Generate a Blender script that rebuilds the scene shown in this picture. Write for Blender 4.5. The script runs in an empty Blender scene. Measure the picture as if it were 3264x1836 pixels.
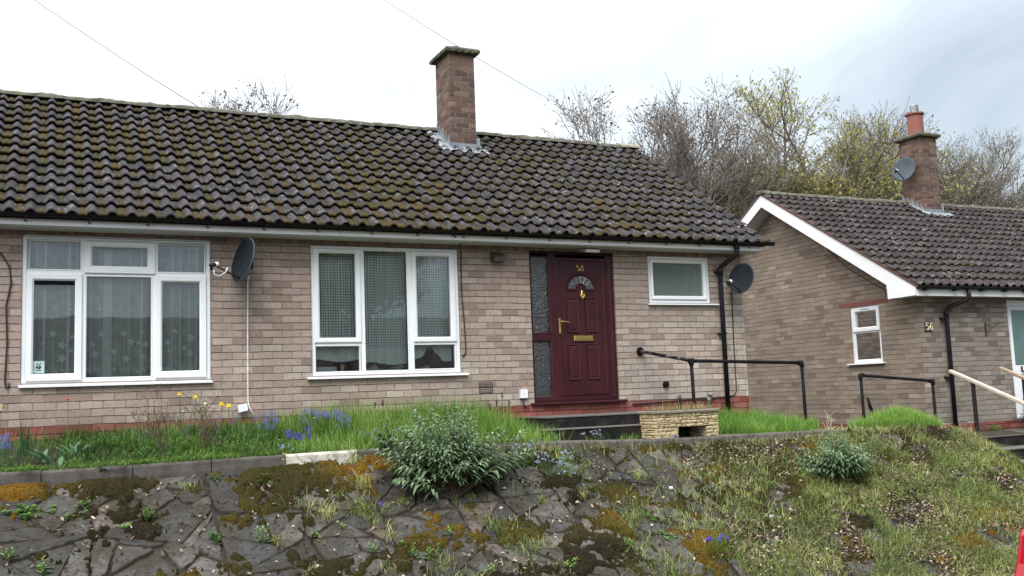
import bpy, math, random
import numpy as np
from mathutils import Vector, Matrix, noise
random.seed(7); np.random.seed(7)
S = bpy.context.scene
COL = S.collection
PI = math.pi

# ------------------------------------------------------------------ camera
f_px, yaw, pit, rol, D, HC = 3120.0, math.radians(25.6), math.radians(6.16), math.radians(-2.15), 11.72, 0.164
cam = bpy.data.cameras.new('camera'); camo = bpy.data.objects.new('camera', cam); COL.objects.link(camo)
cam.sensor_width = 36.0; cam.lens = 36.0*3120.2/3264; cam.clip_end = 2000; cam.clip_start = 0.05
fw0 = Vector((math.sin(yaw), math.cos(yaw), 0)); rt0 = Vector((math.cos(yaw), -math.sin(yaw), 0)); zz = Vector((0, 0, 1))
fwd = fw0*math.cos(pit) + zz*math.sin(pit); up0 = -fw0*math.sin(pit) + zz*math.cos(pit)
rt = rt0*math.cos(rol) + up0*math.sin(rol); up = -rt0*math.sin(rol) + up0*math.cos(rol)
M = Matrix((rt, up, -fwd)).transposed().to_4x4(); M.translation = Vector((0, -D, HC)); camo.matrix_world = M
S.camera = camo
S.render.resolution_x = 1024; S.render.resolution_y = 576
S.view_settings.view_transform = 'Standard'; S.view_settings.look = 'None'; S.view_settings.gamma = 1
S.view_settings.exposure = 1.1
S.render.engine = 'CYCLES'
S.cycles.max_bounces = 7; S.cycles.transparent_max_bounces = 16; S.cycles.caustics_reflective = False; S.cycles.caustics_refractive = False

# ------------------------------------------------------------------ sky and sun
SUN_EL, SUN_AZ = math.radians(52), math.radians(215)      # azimuth clockwise from +y
w = bpy.data.worlds.new('World'); S.world = w; w.use_nodes = True
nt = w.node_tree; nt.nodes.clear()
def N(nt, t, **k):
    n = nt.nodes.new(t)
    for a, b in k.items():
        if a.startswith('i_'): n.inputs[a[2:].replace('_', ' ')].default_value = b
        else: setattr(n, a, b)
    return n
L = nt.links.new
out = N(nt, 'ShaderNodeOutputWorld'); bgd = N(nt, 'ShaderNodeBackground'); L(bgd.outputs[0], out.inputs[0])
sky = N(nt, 'ShaderNodeTexSky'); sky.sky_type = 'NISHITA'; sky.sun_disc = False; sky.sun_elevation = SUN_EL; sky.sun_rotation = SUN_AZ
sks = N(nt, 'ShaderNodeVectorMath', operation='SCALE'); sks.inputs['Scale'].default_value = 0.10; L(sky.outputs[0], sks.inputs[0])
tc = N(nt, 'ShaderNodeTexCoord')
mp = N(nt, 'ShaderNodeMapping'); mp.inputs['Scale'].default_value = (1, 1, 2.2); mp.inputs['Location'].default_value = (0.35, 0.1, 0.2); L(tc.outputs['Generated'], mp.inputs[0])
nz = N(nt, 'ShaderNodeTexNoise'); nz.inputs['Scale'].default_value = 2.3; nz.inputs['Detail'].default_value = 6; nz.inputs['Roughness'].default_value = .56; nz.inputs['Distortion'].default_value = .4
L(mp.outputs[0], nz.inputs['Vector'])
# brighter cloud towards the left of the view and overhead, greyer to the right
dt = N(nt, 'ShaderNodeVectorMath', operation='DOT_PRODUCT'); dt.inputs[1].default_value = (-0.78, 0.5, 0.35); L(tc.outputs['Generated'], dt.inputs[0])
m1 = N(nt, 'ShaderNodeMath', operation='MULTIPLY_ADD'); m1.inputs[1].default_value = 0.34; m1.inputs[2].default_value = 0.03; L(dt.outputs['Value'], m1.inputs[0])
m2 = N(nt, 'ShaderNodeMath', operation='ADD'); L(m1.outputs[0], m2.inputs[0]); L(nz.outputs[0], m2.inputs[1])
cr = N(nt, 'ShaderNodeValToRGB'); L(m2.outputs[0], cr.inputs[0])
e = cr.color_ramp.elements; e[0].position = .26; e[0].color = (.33, .39, .45, 1); e[1].position = .80; e[1].color = (1.0, 1.0, 1.0, 1)
for p_, c_ in ((.42, (.47, .53, .58, 1)), (.54, (.63, .69, .73, 1)), (.66, (.83, .88, .91, 1))):
    q = cr.color_ramp.elements.new(p_); q.color = c_
sep = N(nt, 'ShaderNodeSeparateXYZ'); L(tc.outputs['Generated'], sep.inputs[0])
zr = N(nt, 'ShaderNodeMapRange'); zr.inputs['From Min'].default_value = .30; zr.inputs['From Max'].default_value = .95; zr.inputs['To Min'].default_value = .68; zr.inputs['To Max'].default_value = 2.1; L(sep.outputs['Z'], zr.inputs[0])
sc = N(nt, 'ShaderNodeVectorMath', operation='SCALE'); L(cr.outputs[0], sc.inputs[0]); L(zr.outputs[0], sc.inputs['Scale'])
mx = N(nt, 'ShaderNodeMix', data_type='RGBA'); mx.inputs[0].default_value = .9; L(sks.outputs[0], mx.inputs[6]); L(sc.outputs[0], mx.inputs[7])
L(mx.outputs[2], bgd.inputs[0]); bgd.inputs[1].default_value = 1.1
sun = bpy.data.lights.new('sun', 'SUN'); sun.energy = 1.5; sun.angle = math.radians(35); sun.color = (1, .97, .93)
suno = bpy.data.objects.new('sun', sun); COL.objects.link(suno)
sd = Vector((math.sin(SUN_AZ)*math.cos(SUN_EL), math.cos(SUN_AZ)*math.cos(SUN_EL), math.sin(SUN_EL)))
suno.rotation_euler = sd.to_track_quat('Z', 'Y').to_euler()

# ------------------------------------------------------------------ helpers
def rgb(c): return (c[0], c[1], c[2], 1)
def newmat(name):
    m = bpy.data.materials.new(name); m.use_nodes = True
    nt = m.node_tree; b = nt.nodes['Principled BSDF']
    return m, nt, b
def ramp(nt, src, stops, interp='LINEAR'):
    r = nt.nodes.new('ShaderNodeValToRGB'); r.color_ramp.interpolation = interp
    e = r.color_ramp.elements; e[0].position, e[0].color = stops[0][0], rgb(stops[0][1]); e[1].position, e[1].color = stops[-1][0], rgb(stops[-1][1])
    for p, c in stops[1:-1]:
        q = e.new(p); q.color = rgb(c)
    nt.links.new(src, r.inputs[0]); return r.outputs[0]
def noise_n(nt, scale, detail=4, rough=.5, vec=None, dist=0):
    n = nt.nodes.new('ShaderNodeTexNoise'); n.inputs['Scale'].default_value = scale; n.inputs['Detail'].default_value = detail
    n.inputs['Roughness'].default_value = rough; n.inputs['Distortion'].default_value = dist
    if vec is None:
        t = nt.nodes.new('ShaderNodeTexCoord'); vec = t.outputs['Object']
    nt.links.new(vec, n.inputs['Vector']); return n.outputs[0]
def math_n(nt, op, a, b=None, c=None, clamp=False):
    n = nt.nodes.new('ShaderNodeMath'); n.operation = op; n.use_clamp = clamp
    for i, v in enumerate((a, b, c)):
        if v is None: continue
        if isinstance(v, (int, float)): n.inputs[i].default_value = v
        else: nt.links.new(v, n.inputs[i])
    return n.outputs[0]
def mix_c(nt, fac, a, b, mode='MIX'):
    n = nt.nodes.new('ShaderNodeMix'); n.data_type = 'RGBA'; n.blend_type = mode
    for i, v in ((0, fac), (6, a), (7, b)):
        if isinstance(v, (int, float)): n.inputs[i].default_value = v
        elif isinstance(v, tuple): n.inputs[i].default_value = rgb(v)
        else: nt.links.new(v, n.inputs[i])
    return n.outputs[2]
def bump_n(nt, h, b, strength=.4, dist=.01, normal=None):
    n = nt.nodes.new('ShaderNodeBump'); n.inputs['Strength'].default_value = strength; n.inputs['Distance'].default_value = dist
    nt.links.new(h, n.inputs['Height'])
    if normal is not None: nt.links.new(normal, n.inputs['Normal'])
    if b is not None: nt.links.new(n.outputs[0], b.inputs['Normal'])
    return n.outputs[0]
def attr_n(nt, name):
    n = nt.nodes.new('ShaderNodeAttribute'); n.attribute_name = name; return n
def mat(name, c1, c2=None, scale=8, rough=.7, bump=0, bscale=None, metal=0, spec=None, dirt=None, dscale=3):
    m, nt, b = newmat(name)
    c2 = c2 or tuple(x*.8 for x in c1)
    n = noise_n(nt, scale, 5, .6)
    col = ramp(nt, n, [(.35, c1), (.65, c2)])
    if dirt:
        d = noise_n(nt, dscale, 8, .75)
        col = mix_c(nt, ramp(nt, d, [(.5, (0, 0, 0)), (.68, (1, 1, 1))]), col, dirt)
    nt.links.new(col, b.inputs['Base Color']); b.inputs['Roughness'].default_value = rough; b.inputs['Metallic'].default_value = metal
    if spec is not None: b.inputs['Specular IOR Level'].default_value = spec
    if bump: bump_n(nt, noise_n(nt, bscale or scale*4, 6, .6), b, bump, .01)
    return m
def tint_mat(name, stops, rough=.6, trans=0, spec=.3):
    """colour from the per-vertex attribute 'tint' (each blade / leaf / stone its own value)"""
    m, nt, b = newmat(name)
    a = attr_n(nt, 'tint')
    col = ramp(nt, a.outputs['Fac'], stops)
    nt.links.new(col, b.inputs['Base Color']); b.inputs['Roughness'].default_value = rough; b.inputs['Specular IOR Level'].default_value = spec
    if trans:
        t = nt.nodes.new('ShaderNodeBsdfTranslucent'); nt.links.new(col, t.inputs[0])
        mx = nt.nodes.new('ShaderNodeMixShader'); mx.inputs[0].default_value = trans
        nt.links.new(b.outputs[0], mx.inputs[1]); nt.links.new(t.outputs[0], mx.inputs[2])
        nt.links.new(mx.outputs[0], nt.nodes['Material Output'].inputs[0])
    return m
def brick_mat(name, stops, mortar, vmortar=None, grad=None, h=.085, bw=.232, dark=.55, stain=(.16,.14,.12)):
    m, nt, b = newmat(name)
    uv = nt.nodes.new('ShaderNodeUVMap')
    # slight irregularity of the courses
    nn = nt.nodes.new('ShaderNodeTexNoise'); nn.inputs['Scale'].default_value = 3.0; nn.inputs['Detail'].default_value = 3
    nt.links.new(uv.outputs[0], nn.inputs['Vector'])
    sub = nt.nodes.new('ShaderNodeVectorMath'); sub.operation = 'SUBTRACT'; nt.links.new(nn.outputs['Color'], sub.inputs[0]); sub.inputs[1].default_value = (.5, .5, .5)
    scl = nt.nodes.new('ShaderNodeVectorMath'); scl.operation = 'SCALE'; scl.inputs['Scale'].default_value = .022; nt.links.new(sub.outputs[0], scl.inputs[0])
    add = nt.nodes.new('ShaderNodeVectorMath'); nt.links.new(uv.outputs[0], add.inputs[0]); nt.links.new(scl.outputs[0], add.inputs[1])
    def br(ms, sm):
        k = nt.nodes.new('ShaderNodeTexBrick'); k.offset = .5; k.inputs['Scale'].default_value = 1
        k.inputs['Brick Width'].default_value = bw; k.inputs['Row Height'].default_value = h; k.inputs['Mortar Size'].default_value = ms
        k.inputs['Mortar Smooth'].default_value = sm; k.inputs['Color1'].default_value = (0, 0, 0, 1); k.inputs['Color2'].default_value = (1, 1, 1, 1); k.inputs['Mortar'].default_value = (.5, .5, .5, 1)
        nt.links.new(add.outputs[0], k.inputs['Vector']); return k
    k = br(.0055, .3)
    col = ramp(nt, k.outputs['Color'], stops)
    n1 = noise_n(nt, 26, 5, .65, uv.outputs[0])
    col = mix_c(nt, .7, col, ramp(nt, n1, [(.3, (.72, .72, .72)), (.7, (1.18, 1.18, 1.18))]), 'MULTIPLY')
    n2 = noise_n(nt, 1.1, 6, .6, uv.outputs[0])
    col = mix_c(nt, ramp(nt, n2, [(.42, (0, 0, 0)), (.72, (.55, .55, .55))]), col, stain)
    if grad:   # weathering: colour of the lower/right courses, from uv position
        sx = nt.nodes.new('ShaderNodeSeparateXYZ'); nt.links.new(uv.outputs[0], sx.inputs[0])
        g = math_n(nt, 'MULTIPLY_ADD', sx.outputs['X'], grad[0], grad[2])
        g = math_n(nt, 'ADD', g, math_n(nt, 'MULTIPLY', sx.outputs['Y'], grad[1]))
        g = math_n(nt, 'ADD', g, math_n(nt, 'MULTIPLY_ADD', n2, .9, -.45), clamp=True)
        col = mix_c(nt, g, col, mix_c(nt, 1.0, col, grad[3], 'MULTIPLY'))
    mcol = ramp(nt, n1, [(.35, mortar), (.7, tuple(x*1.35 for x in mortar))])
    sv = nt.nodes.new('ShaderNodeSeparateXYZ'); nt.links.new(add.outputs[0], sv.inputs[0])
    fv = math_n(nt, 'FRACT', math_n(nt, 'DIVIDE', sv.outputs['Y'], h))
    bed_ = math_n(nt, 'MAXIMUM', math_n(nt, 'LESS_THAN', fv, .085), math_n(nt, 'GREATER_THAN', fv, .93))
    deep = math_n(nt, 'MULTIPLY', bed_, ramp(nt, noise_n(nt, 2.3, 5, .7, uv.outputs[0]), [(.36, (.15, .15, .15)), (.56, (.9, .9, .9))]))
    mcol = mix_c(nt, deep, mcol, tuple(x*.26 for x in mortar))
    col = mix_c(nt, k.outputs['Fac'], col, mcol)
    # bed joint shadow is painted above as darker mortar; the normal adds the recess
    nt.links.new(col, b.inputs['Base Color']); b.inputs['Roughness'].default_value = .9; b.inputs['Specular IOR Level'].default_value = .15
    k2 = br(.007, .8)
    hgt = math_n(nt, 'SUBTRACT', math_n(nt, 'MULTIPLY', noise_n(nt, 60, 4, .6, uv.outputs[0]), .35), k2.outputs['Fac'])
    bump_n(nt, hgt, b, .75, .012)
    return m

class B:
    """collects boxes, tubes, prisms, quads; build() links them as ONE mesh object"""
    def __init__(s): s.v = []; s.f = []; s.m = []; s.uv = []; s.t = []
    def quad(s, p, mi=0, uv=None, tint=0.0):
        i = len(s.v); s.v += [tuple(q) for q in p]; s.t += [tint]*len(p); s.f.append(tuple(range(i, i+len(p)))); s.m.append(mi); s.uv.append(uv)
    def add(s, vs, fs, mi=0, tint=0.0):
        i = len(s.v); s.v += [tuple(q) for q in vs]; s.t += [tint]*len(vs)
        for f in fs: s.f.append(tuple(i+k for k in f)); s.m.append(mi); s.uv.append(None)
    def box(s, x0, x1, y0, y1, z0, z1, mi=0, tint=0.0):
        vs = [(x, y, z) for z in (z0, z1) for y in (y0, y1) for x in (x0, x1)]
        s.add(vs, [(0, 2, 3, 1), (4, 5, 7, 6), (0, 1, 5, 4), (2, 6, 7, 3), (0, 4, 6, 2), (1, 3, 7, 5)], mi, tint)
    def obox(s, c, ax, ay, az, mi=0, tint=0.0):
        c = Vector(c); ax = Vector(ax); ay = Vector(ay); az = Vector(az)
        vs = [c + i*ax + j*ay + k*az for k in (-.5, .5) for j in (-.5, .5) for i in (-.5, .5)]
        s.add(vs, [(0, 2, 3, 1), (4, 5, 7, 6), (0, 1, 5, 4), (2, 6, 7, 3), (0, 4, 6, 2), (1, 3, 7, 5)], mi, tint)
    def tube(s, pts, r, n=8, mi=0, cap=True, tint=0.0):
        pts = [Vector(p) for p in pts]; rs = r if isinstance(r, (list, tuple)) else [r]*len(pts)
        i0 = len(s.v); prev = None
        for k, p in enumerate(pts):
            d = (pts[min(k+1, len(pts)-1)] - pts[max(k-1, 0)]).normalized()
            if prev is None:
                a = d.cross(Vector((0, 0, 1)));
                if a.length < .1: a = d.cross(Vector((1, 0, 0)))
            else: a = prev - d*prev.dot(d)
            a.normalize(); prev = a; b = d.cross(a)
            for j in range(n):
                t = 2*PI*j/n; s.v.append(tuple(p + (a*math.cos(t) + b*math.sin(t))*rs[k])); s.t.append(tint)
        for k in range(len(pts)-1):
            for j in range(n):
                a0 = i0+k*n+j; a1 = i0+k*n+(j+1) % n
                s.f.append((a0, a1, a1+n, a0+n)); s.m.append(mi); s.uv.append(None)
        if cap:
            s.f.append(tuple(i0+j for j in range(n))[::-1]); s.m.append(mi); s.uv.append(None)
            s.f.append(tuple(i0+(len(pts)-1)*n+j for j in range(n))); s.m.append(mi); s.uv.append(None)
    def ring(s, x0, x1, z0, z1, prof, mi=0, fill=False):
        """mitred moulding round a rectangle facing -y; prof = [(inset, y), ...]"""
        lp = [[(x0+i, y, z0+i), (x1-i, y, z0+i), (x1-i, y, z1-i), (x0+i, y, z1-i)] for i, y in prof]
        for a, b in zip(lp, lp[1:]):
            for k in range(4):
                s.quad([a[k], a[(k+1) % 4], b[(k+1) % 4], b[k]], mi)
        if fill: s.quad(lp[-1], mi)
    def prism(s, poly, axis, a, b, mi=0, uv=False):
        """poly in the two other axes, extruded from a to b along axis"""
        def P(q, t): return (t, q[0], q[1]) if axis == 0 else ((q[0], t, q[1]) if axis == 1 else (q[0], q[1], t))
        n = len(poly)
        s.quad([P(q, a) for q in poly], mi, [tuple(q) for q in poly]); s.quad([P(q, b) for q in poly[::-1]], mi, [tuple(q) for q in poly[::-1]])
        for k in range(n):
            q, r = poly[k], poly[(k+1) % n]; s.quad([P(q, a), P(q, b), P(r, b), P(r, a)], mi, [(a, q[1]), (b, q[1]), (b, r[1]), (a, r[1])])
    def build(s, name, mats, parent=None, smooth=False, bevel=0, label=None, segs=1):
        me = bpy.data.meshes.new(name); me.from_pydata(s.v, [], s.f); me.update()
        if not isinstance(mats, (list, tuple)): mats = [mats]
        for m in mats: me.materials.append(m)
        me.polygons.foreach_set('material_index', s.m)
        if smooth: me.polygons.foreach_set('use_smooth', [True]*len(s.f))
        if any(u is not None for u in s.uv) or any('brick' in q.name for q in mats):
            ul = me.uv_layers.new(name='UVMap'); k = 0
            for f, u in zip(s.f, s.uv):
                for j in range(len(f)):
                    if u is not None: ul.data[k].uv = u[j]
                    else:
                        p = s.v[f[j]]; ul.data[k].uv = (p[0]+p[1], p[2])
                    k += 1
        if any(s.t):
            at = me.attributes.new('tint', 'FLOAT', 'POINT'); at.data.foreach_set('value', s.t)
        o = bpy.data.objects.new(name, me); COL.objects.link(o)
        if parent is not None:
            o.parent = parent; o.location = -wloc(parent)
        if label: o['label'] = label
        if bevel:
            md = o.modifiers.new('bevel', 'BEVEL'); md.width = bevel; md.segments = segs; md.limit_method = 'ANGLE'
        return o
def wloc(o):
    v = Vector(o.location)
    while o.parent is not None: o = o.parent; v += Vector(o.location)
    return v
def thing(name, label, cat, loc=(0, 0, 0), group=None):
    o = bpy.data.objects.new(name, None); COL.objects.link(o); o.location = loc; o.empty_display_size = .1
    tag(o, label, cat, group); return o
def tag(o, label, cat, group=None, kind=None):
    o['label'] = label; o['category'] = cat
    if group: o['group'] = group
    if kind: o['kind'] = kind
    return o
def struct(o): o['kind'] = 'structure'; return o
def np_mesh(name, V, F, m, tint=None, parent=None, smooth=False, extra=None, mi=None):
    """V (n,3), F (m,4) int quads"""
    me = bpy.data.meshes.new(name); V = np.asarray(V, dtype=np.float32); F = np.asarray(F, dtype=np.int32)
    me.vertices.add(len(V)); me.vertices.foreach_set('co', V.ravel())
    me.loops.add(F.size); me.loops.foreach_set('vertex_index', F.ravel())
    me.polygons.add(len(F)); me.polygons.foreach_set('loop_start', np.arange(0, F.size, F.shape[1], dtype=np.int32))
    me.polygons.foreach_set('loop_total', np.full(len(F), F.shape[1], dtype=np.int32))
    for q in (m if isinstance(m, (list, tuple)) else [m]): me.materials.append(q)
    if mi is not None: me.polygons.foreach_set('material_index', np.asarray(mi, dtype=np.int32))
    if smooth: me.polygons.foreach_set('use_smooth', np.ones(len(F), dtype=bool))
    me.update(calc_edges=True)
    for an, av in ([('tint', tint)] if tint is not None else []) + (extra or []):
        at = me.attributes.new(an, 'FLOAT', 'POINT'); at.data.foreach_set('value', np.asarray(av, dtype=np.float32))
    me.validate()
    o = bpy.data.objects.new(name, me); COL.objects.link(o)
    if parent is not None: o.parent = parent; o.location = -wloc(parent)
    return o
def blades(P, h, lean, wd, az=None, droop=1.0, levels=4):
    """grass blades as curved tapering strips. P (n,3) bases. returns V,F, index per vertex"""
    n = len(P); rs = np.random
    if az is None: az = rs.rand(n)*2*PI
    dirv = np.stack([np.cos(az), np.sin(az), np.zeros(n)], 1); side = np.stack([-np.sin(az), np.cos(az), np.zeros(n)], 1)
    V = np.zeros((n, levels*2, 3))
    for k in range(levels):
        t = k/(levels-1); wk = wd*(1-t)**.7 if k < levels-1 else wd*.04
        c = P + dirv*(lean*h*t**1.7)[:, None] + np.array([0, 0, 1])*(h*(t - .35*np.clip(lean, 0, 2)*droop*t**2.6))[:, None]
        V[:, 2*k] = c - side*(wk/2)[:, None]; V[:, 2*k+1] = c + side*(wk/2)[:, None]
    base = (np.arange(n)*levels*2)[:, None]
    F = np.concatenate([base + np.array([2*k, 2*k+1, 2*k+3, 2*k+2]) for k in range(levels-1)], 0)
    return V.reshape(-1, 3), F, np.repeat(np.arange(n), levels*2)
def fbm(x, y, s=1., o=3, z=0.):
    return noise.fractal(Vector((x*s, y*s, z)), 1.0, 2.0, o)

# ------------------------------------------------------------------ ground heights
def ip(x, t): return float(np.interp(x, [a for a, b in t], [b for a, b in t]))
ZW = [(-9, -.12), (4.6, -.13), (5.4, -.19), (8, -.26), (9.4, -.33), (10.2, -.58), (11, -.70), (13, -.73), (20, -.9), (40, -1.6)]
ZK = [(-9, -.32), (0, -.375), (3, -.36), (5, -.385), (6.6, -.447), (9.4, -.47), (10.5, -.5), (11.5, -.57), (12.5, -.66), (20, -1.05), (40, -2.2)]
YK = -1.70
def road_z(x): return -1.45 - .065*max(-20, min(x, 60))
def H(x, y):
    zk = ip(x, ZK); zw = ip(x, ZW)
    if y > YK:
        if y > 0: return zw
        t = y/YK; t = min(1, max(0, (t-.1)/.75))
        z = zw*(1-t) + (zk-.03)*t
    else:
        drop = ip(x, [(2.0, .135), (3.2, .085), (9.4, .07), (10.6, .03)]); s = YK - y
        sl = ip(x, [(8, .55), (12, .50)])
        z = zk - .02 - drop*min(1, s/.03 if x < 9.6 else s/.25) - sl*s - .05*s*s*0
        z += .03*fbm(x, y, .9, 3)*min(1, s*3)
    z += .24*math.exp(-((x-11.1)/.50)**2 - ((y+1.25)/.40)**2)
    z = z - max(0, x-11.9)*.56*min(1, max(0, (-.95-y)/.4))
    return max(z, road_z(x) - .0)

# ------------------------------------------------------------------ materials
PINK = [(0, (.255, .182, .150)), (.2, (.335, .245, .203)), (.5, (.40, .305, .255)), (.75, (.355, .272, .232)), (.92, (.42, .335, .285)), (1, (.46, .38, .32))]
M_brick = brick_mat('pinkish_brick', PINK, (.23, .20, .175), grad=(.085, -.18, -.22, (1.38, 1.55, 1.60)))
M_brick56 = brick_mat('brown_grey_brick', [(0, (.145, .115, .097)), (.2, (.215, .172, .143)), (.6, (.29, .245, .205)), (.85, (.22, .183, .152)), (1, (.38, .335, .285))], (.215, .195, .17), grad=(0, -.25, .1, (1.22, 1.25, 1.25)))
M_gable = brick_mat('gable_brick', [(0, (.165, .118, .092)), (.2, (.235, .178, .140)), (.6, (.295, .232, .183)), (.85, (.225, .173, .138)), (1, (.36, .295, .238))], (.22, .19, .16))
M_chbrick = brick_mat('chimney_brick', [(0, (.085, .056, .048)), (.4, (.125, .080, .066)), (.8, (.165, .108, .086)), (1, (.25, .165, .12))], (.26, .195, .16), stain=(.09, .065, .055))
M_soldier = brick_mat('soldier_brick', [(0, (.14, .10, .085)), (.5, (.20, .15, .125)), (1, (.26, .19, .16))], (.16, .13, .11), h=.24, bw=.078)
M_redbrick = brick_mat('red_painted_brick', [(0, (.16, .045, .038)), (.5, (.23, .062, .05)), (1, (.30, .11, .09))], (.12, .05, .045), stain=(.20, .13, .11))
M_white = mat('white_upvc', (.80, .81, .82), (.75, .76, .78), 1.5, .28, spec=.5)
M_fascia = mat('white_fascia', (.82, .83, .84), (.76, .77, .78), 2, .4)
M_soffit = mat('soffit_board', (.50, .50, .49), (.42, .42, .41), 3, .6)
M_black = mat('black_plastic', (.008, .008, .011), (.013, .013, .017), 6, .5, spec=.22)
M_pipe = mat('black_painted_iron', (.008, .007, .009), (.014, .012, .014), 15, .75, .3, 60, dirt=(.022, .018, .016), dscale=14, spec=.08)
M_dish = mat('dark_grey_dish', (.014, .018, .023), (.020, .024, .030), 6, .7, spec=.15)
M_dishgrey = mat('grey_dish', (.058, .072, .088), (.072, .088, .104), 6, .7, spec=.15)
M_lead = mat('lead_sheet', (.13, .155, .175), (.215, .245, .265), 5, .6, .3, 14, dirt=(.27, .22, .20), dscale=7)
M_plum = mat('plum_upvc', (.034, .0062, .0092), (.052, .0095, .0125), 3, .4, .12, 120, spec=.3)
M_brass = mat('polished_brass', (.80, .58, .20), (.65, .45, .15), 20, .28, metal=1)
M_chrome = mat('steel_flue', (.62, .62, .60), (.45, .45, .44), 20, .4, metal=.9)
M_cap = mat('mossy_concrete', (.045, .043, .035), (.10, .095, .06), 9, .95, .8, 30, dirt=(.10, .10, .03), dscale=10)
M_ridge = mat('lichened_ridge', (.055, .052, .038), (.13, .125, .10), 14, .95, .9, 35, dirt=(.11, .11, .035), dscale=9)
M_pot = mat('terracotta', (.25, .075, .06), (.19, .06, .05), 6, .7, dirt=(.20, .12, .08), dscale=6)
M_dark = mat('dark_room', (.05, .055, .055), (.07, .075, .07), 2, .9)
M_curtain_dark = mat('dark_blind', (.03, .03, .035), rough=.8)
M_conc = mat('step_concrete', (.012, .011, .011), (.026, .023, .022), 5, .9, .6, 40, dirt=(.05, .042, .036), dscale=6, spec=.06)
M_tread = mat('worn_tread', (.12, .108, .095), (.08, .073, .066), 7, .9, .5, 50, dirt=(.08, .075, .05), dscale=6)
M_path = mat('path_concrete', (.17, .13, .095), (.12, .098, .075), 5, .92, .5, 40, dirt=(.12, .11, .07), dscale=4)
M_kerb = mat('kerb_concrete', (.062, .053, .048), (.11, .095, .082), 7, .92, .8, 50, dirt=(.032, .026, .025), dscale=3.2)
M_kerbw = mat('whitewashed_kerb', (.42, .39, .33), (.56, .53, .46), 10, .9, .7, 40, dirt=(.10, .085, .06), dscale=9)
M_stonep = mat('yellow_stone_block', (.38, .29, .155), (.54, .45, .27), 14, .9, .8, 45, dirt=(.22, .17, .11), dscale=12)
M_mortarp = mat('planter_mortar', (.10, .075, .045), (.06, .045, .03), 10, .95)
M_copingp = mat('weathered_coping', (.24, .20, .14), (.16, .145, .11), 12, .95, .8, 40)
M_timber = mat('weathered_timber', (.40, .32, .25), (.52, .44, .36), 9, .8, .4, 40)
M_soil = mat('earth', (.045, .032, .022), (.085, .062, .042), 12, 1, .9, 50)
M_tarmac = mat('asphalt', (.05, .05, .05), (.065, .065, .063), 30, .9, .4, 120)
M_grey = mat('grey_plastic', (.25, .25, .25), (.2, .2, .2), 6, .5)
M_cream = mat('cream_paint', (.75, .66, .45), (.7, .6, .4), 6, .5)
M_cable = mat('black_cable', (.015, .013, .012), rough=.6)
M_wire = mat('overhead_wire', (.10, .09, .09), rough=.7)
M_wcable = mat('white_cable', (.75, .75, .75), rough=.5)

# tiles: attribute 'moss' (how thick the moss on that spot is) drives the colour
def tile_mat(name, g1, g2, warm):
    m, nt, b = newmat(name)
    oc = nt.nodes.new('ShaderNodeTexCoord').outputs['Object']
    a = attr_n(nt, 'moss'); t = attr_n(nt, 'tint')
    base = ramp(nt, t.outputs['Fac'], [(0, g1), (1, g2)])
    base = mix_c(nt, .8, base, ramp(nt, noise_n(nt, 30, 6, .7, oc), [(.3, (.65, .65, .65)), (.7, (1.35, 1.35, 1.35))]), 'MULTIPLY')
    v = noise_n(nt, 26, 3, .6, oc, 1.2)
    big = noise_n(nt, 5, 3, .5, oc)
    lich = ramp(nt, math_n(nt, 'ADD', v, math_n(nt, 'MULTIPLY_ADD', big, .5, -.25)), [(.62, (0, 0, 0)), (.67, (1, 1, 1))])
    base = mix_c(nt, math_n(nt, 'MULTIPLY', lich, .55), base, (.27, .28, .27))
    mo = ramp(nt, noise_n(nt, 2.2, 4, .6, oc), [(.3, (.030, .026, .011)), (.5, (.050, .039, .014)), (.66, warm), (.8, (.036, .025, .013))])
    mo = mix_c(nt, 1, mo, ramp(nt, noise_n(nt, 60, 4, .7, oc), [(.3, (.45, .45, .45)), (.7, (1.5, 1.5, 1.5))]), 'MULTIPLY')
    fac = ramp(nt, math_n(nt, 'ADD', a.outputs['Fac'], math_n(nt, 'MULTIPLY_ADD', noise_n(nt, 45, 5, .7, oc), .9, -.45)), [(.34, (0, 0, 0)), (.5, (1, 1, 1))])
    nt.links.new(mix_c(nt, fac, base, mo), b.inputs['Base Color'])
    b.inputs['Roughness'].default_value = .85; b.inputs['Specular IOR Level'].default_value = .12
    bump_n(nt, math_n(nt, 'MULTIPLY', noise_n(nt, 55, 6, .7, oc), math_n(nt, 'MULTIPLY_ADD', fac, 1.0, .25)), b, .9, .02)
    return m
M_tile58 = tile_mat('mossy_roof_tile', (.026, .023, .025), (.052, .045, .047), (.072, .044, .014))
M_tile56 = tile_mat('brown_roof_tile', (.026, .020, .021), (.050, .040, .040), (.07, .045, .014))

def glass_mat(name, tintc=(.91, .99, .97), refl=1.0, obsc=False):
    m, nt, b = newmat(name); nt.nodes.remove(b)
    tr = nt.nodes.new('ShaderNodeBsdfTransparent'); tr.inputs[0].default_value = rgb(tintc)
    gl = nt.nodes.new('ShaderNodeBsdfGlossy'); gl.inputs['Roughness'].default_value = .02 if not obsc else .12
    fr = nt.nodes.new('ShaderNodeFresnel'); fr.inputs['IOR'].default_value = 1.55
    fm = math_n(nt, 'MULTIPLY_ADD', fr.outputs[0], 2.3*refl, .06, clamp=True)
    mx = nt.nodes.new('ShaderNodeMixShader'); nt.links.new(fm, mx.inputs[0]); nt.links.new(tr.outputs[0], mx.inputs[1]); nt.links.new(gl.outputs[0], mx.inputs[2])
    nt.links.new(mx.outputs[0], nt.nodes['Material Output'].inputs[0])
    nn = noise_n(nt, 40 if obsc else 1.6, 3, .5)
    bump_n(nt, nn, None, .9 if obsc else .05, .02 if obsc else .03); bn = nt.nodes[-1]
    nt.links.new(bn.outputs[0], gl.inputs['Normal'])
    return m
M_glass = glass_mat('window_glass')
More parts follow.
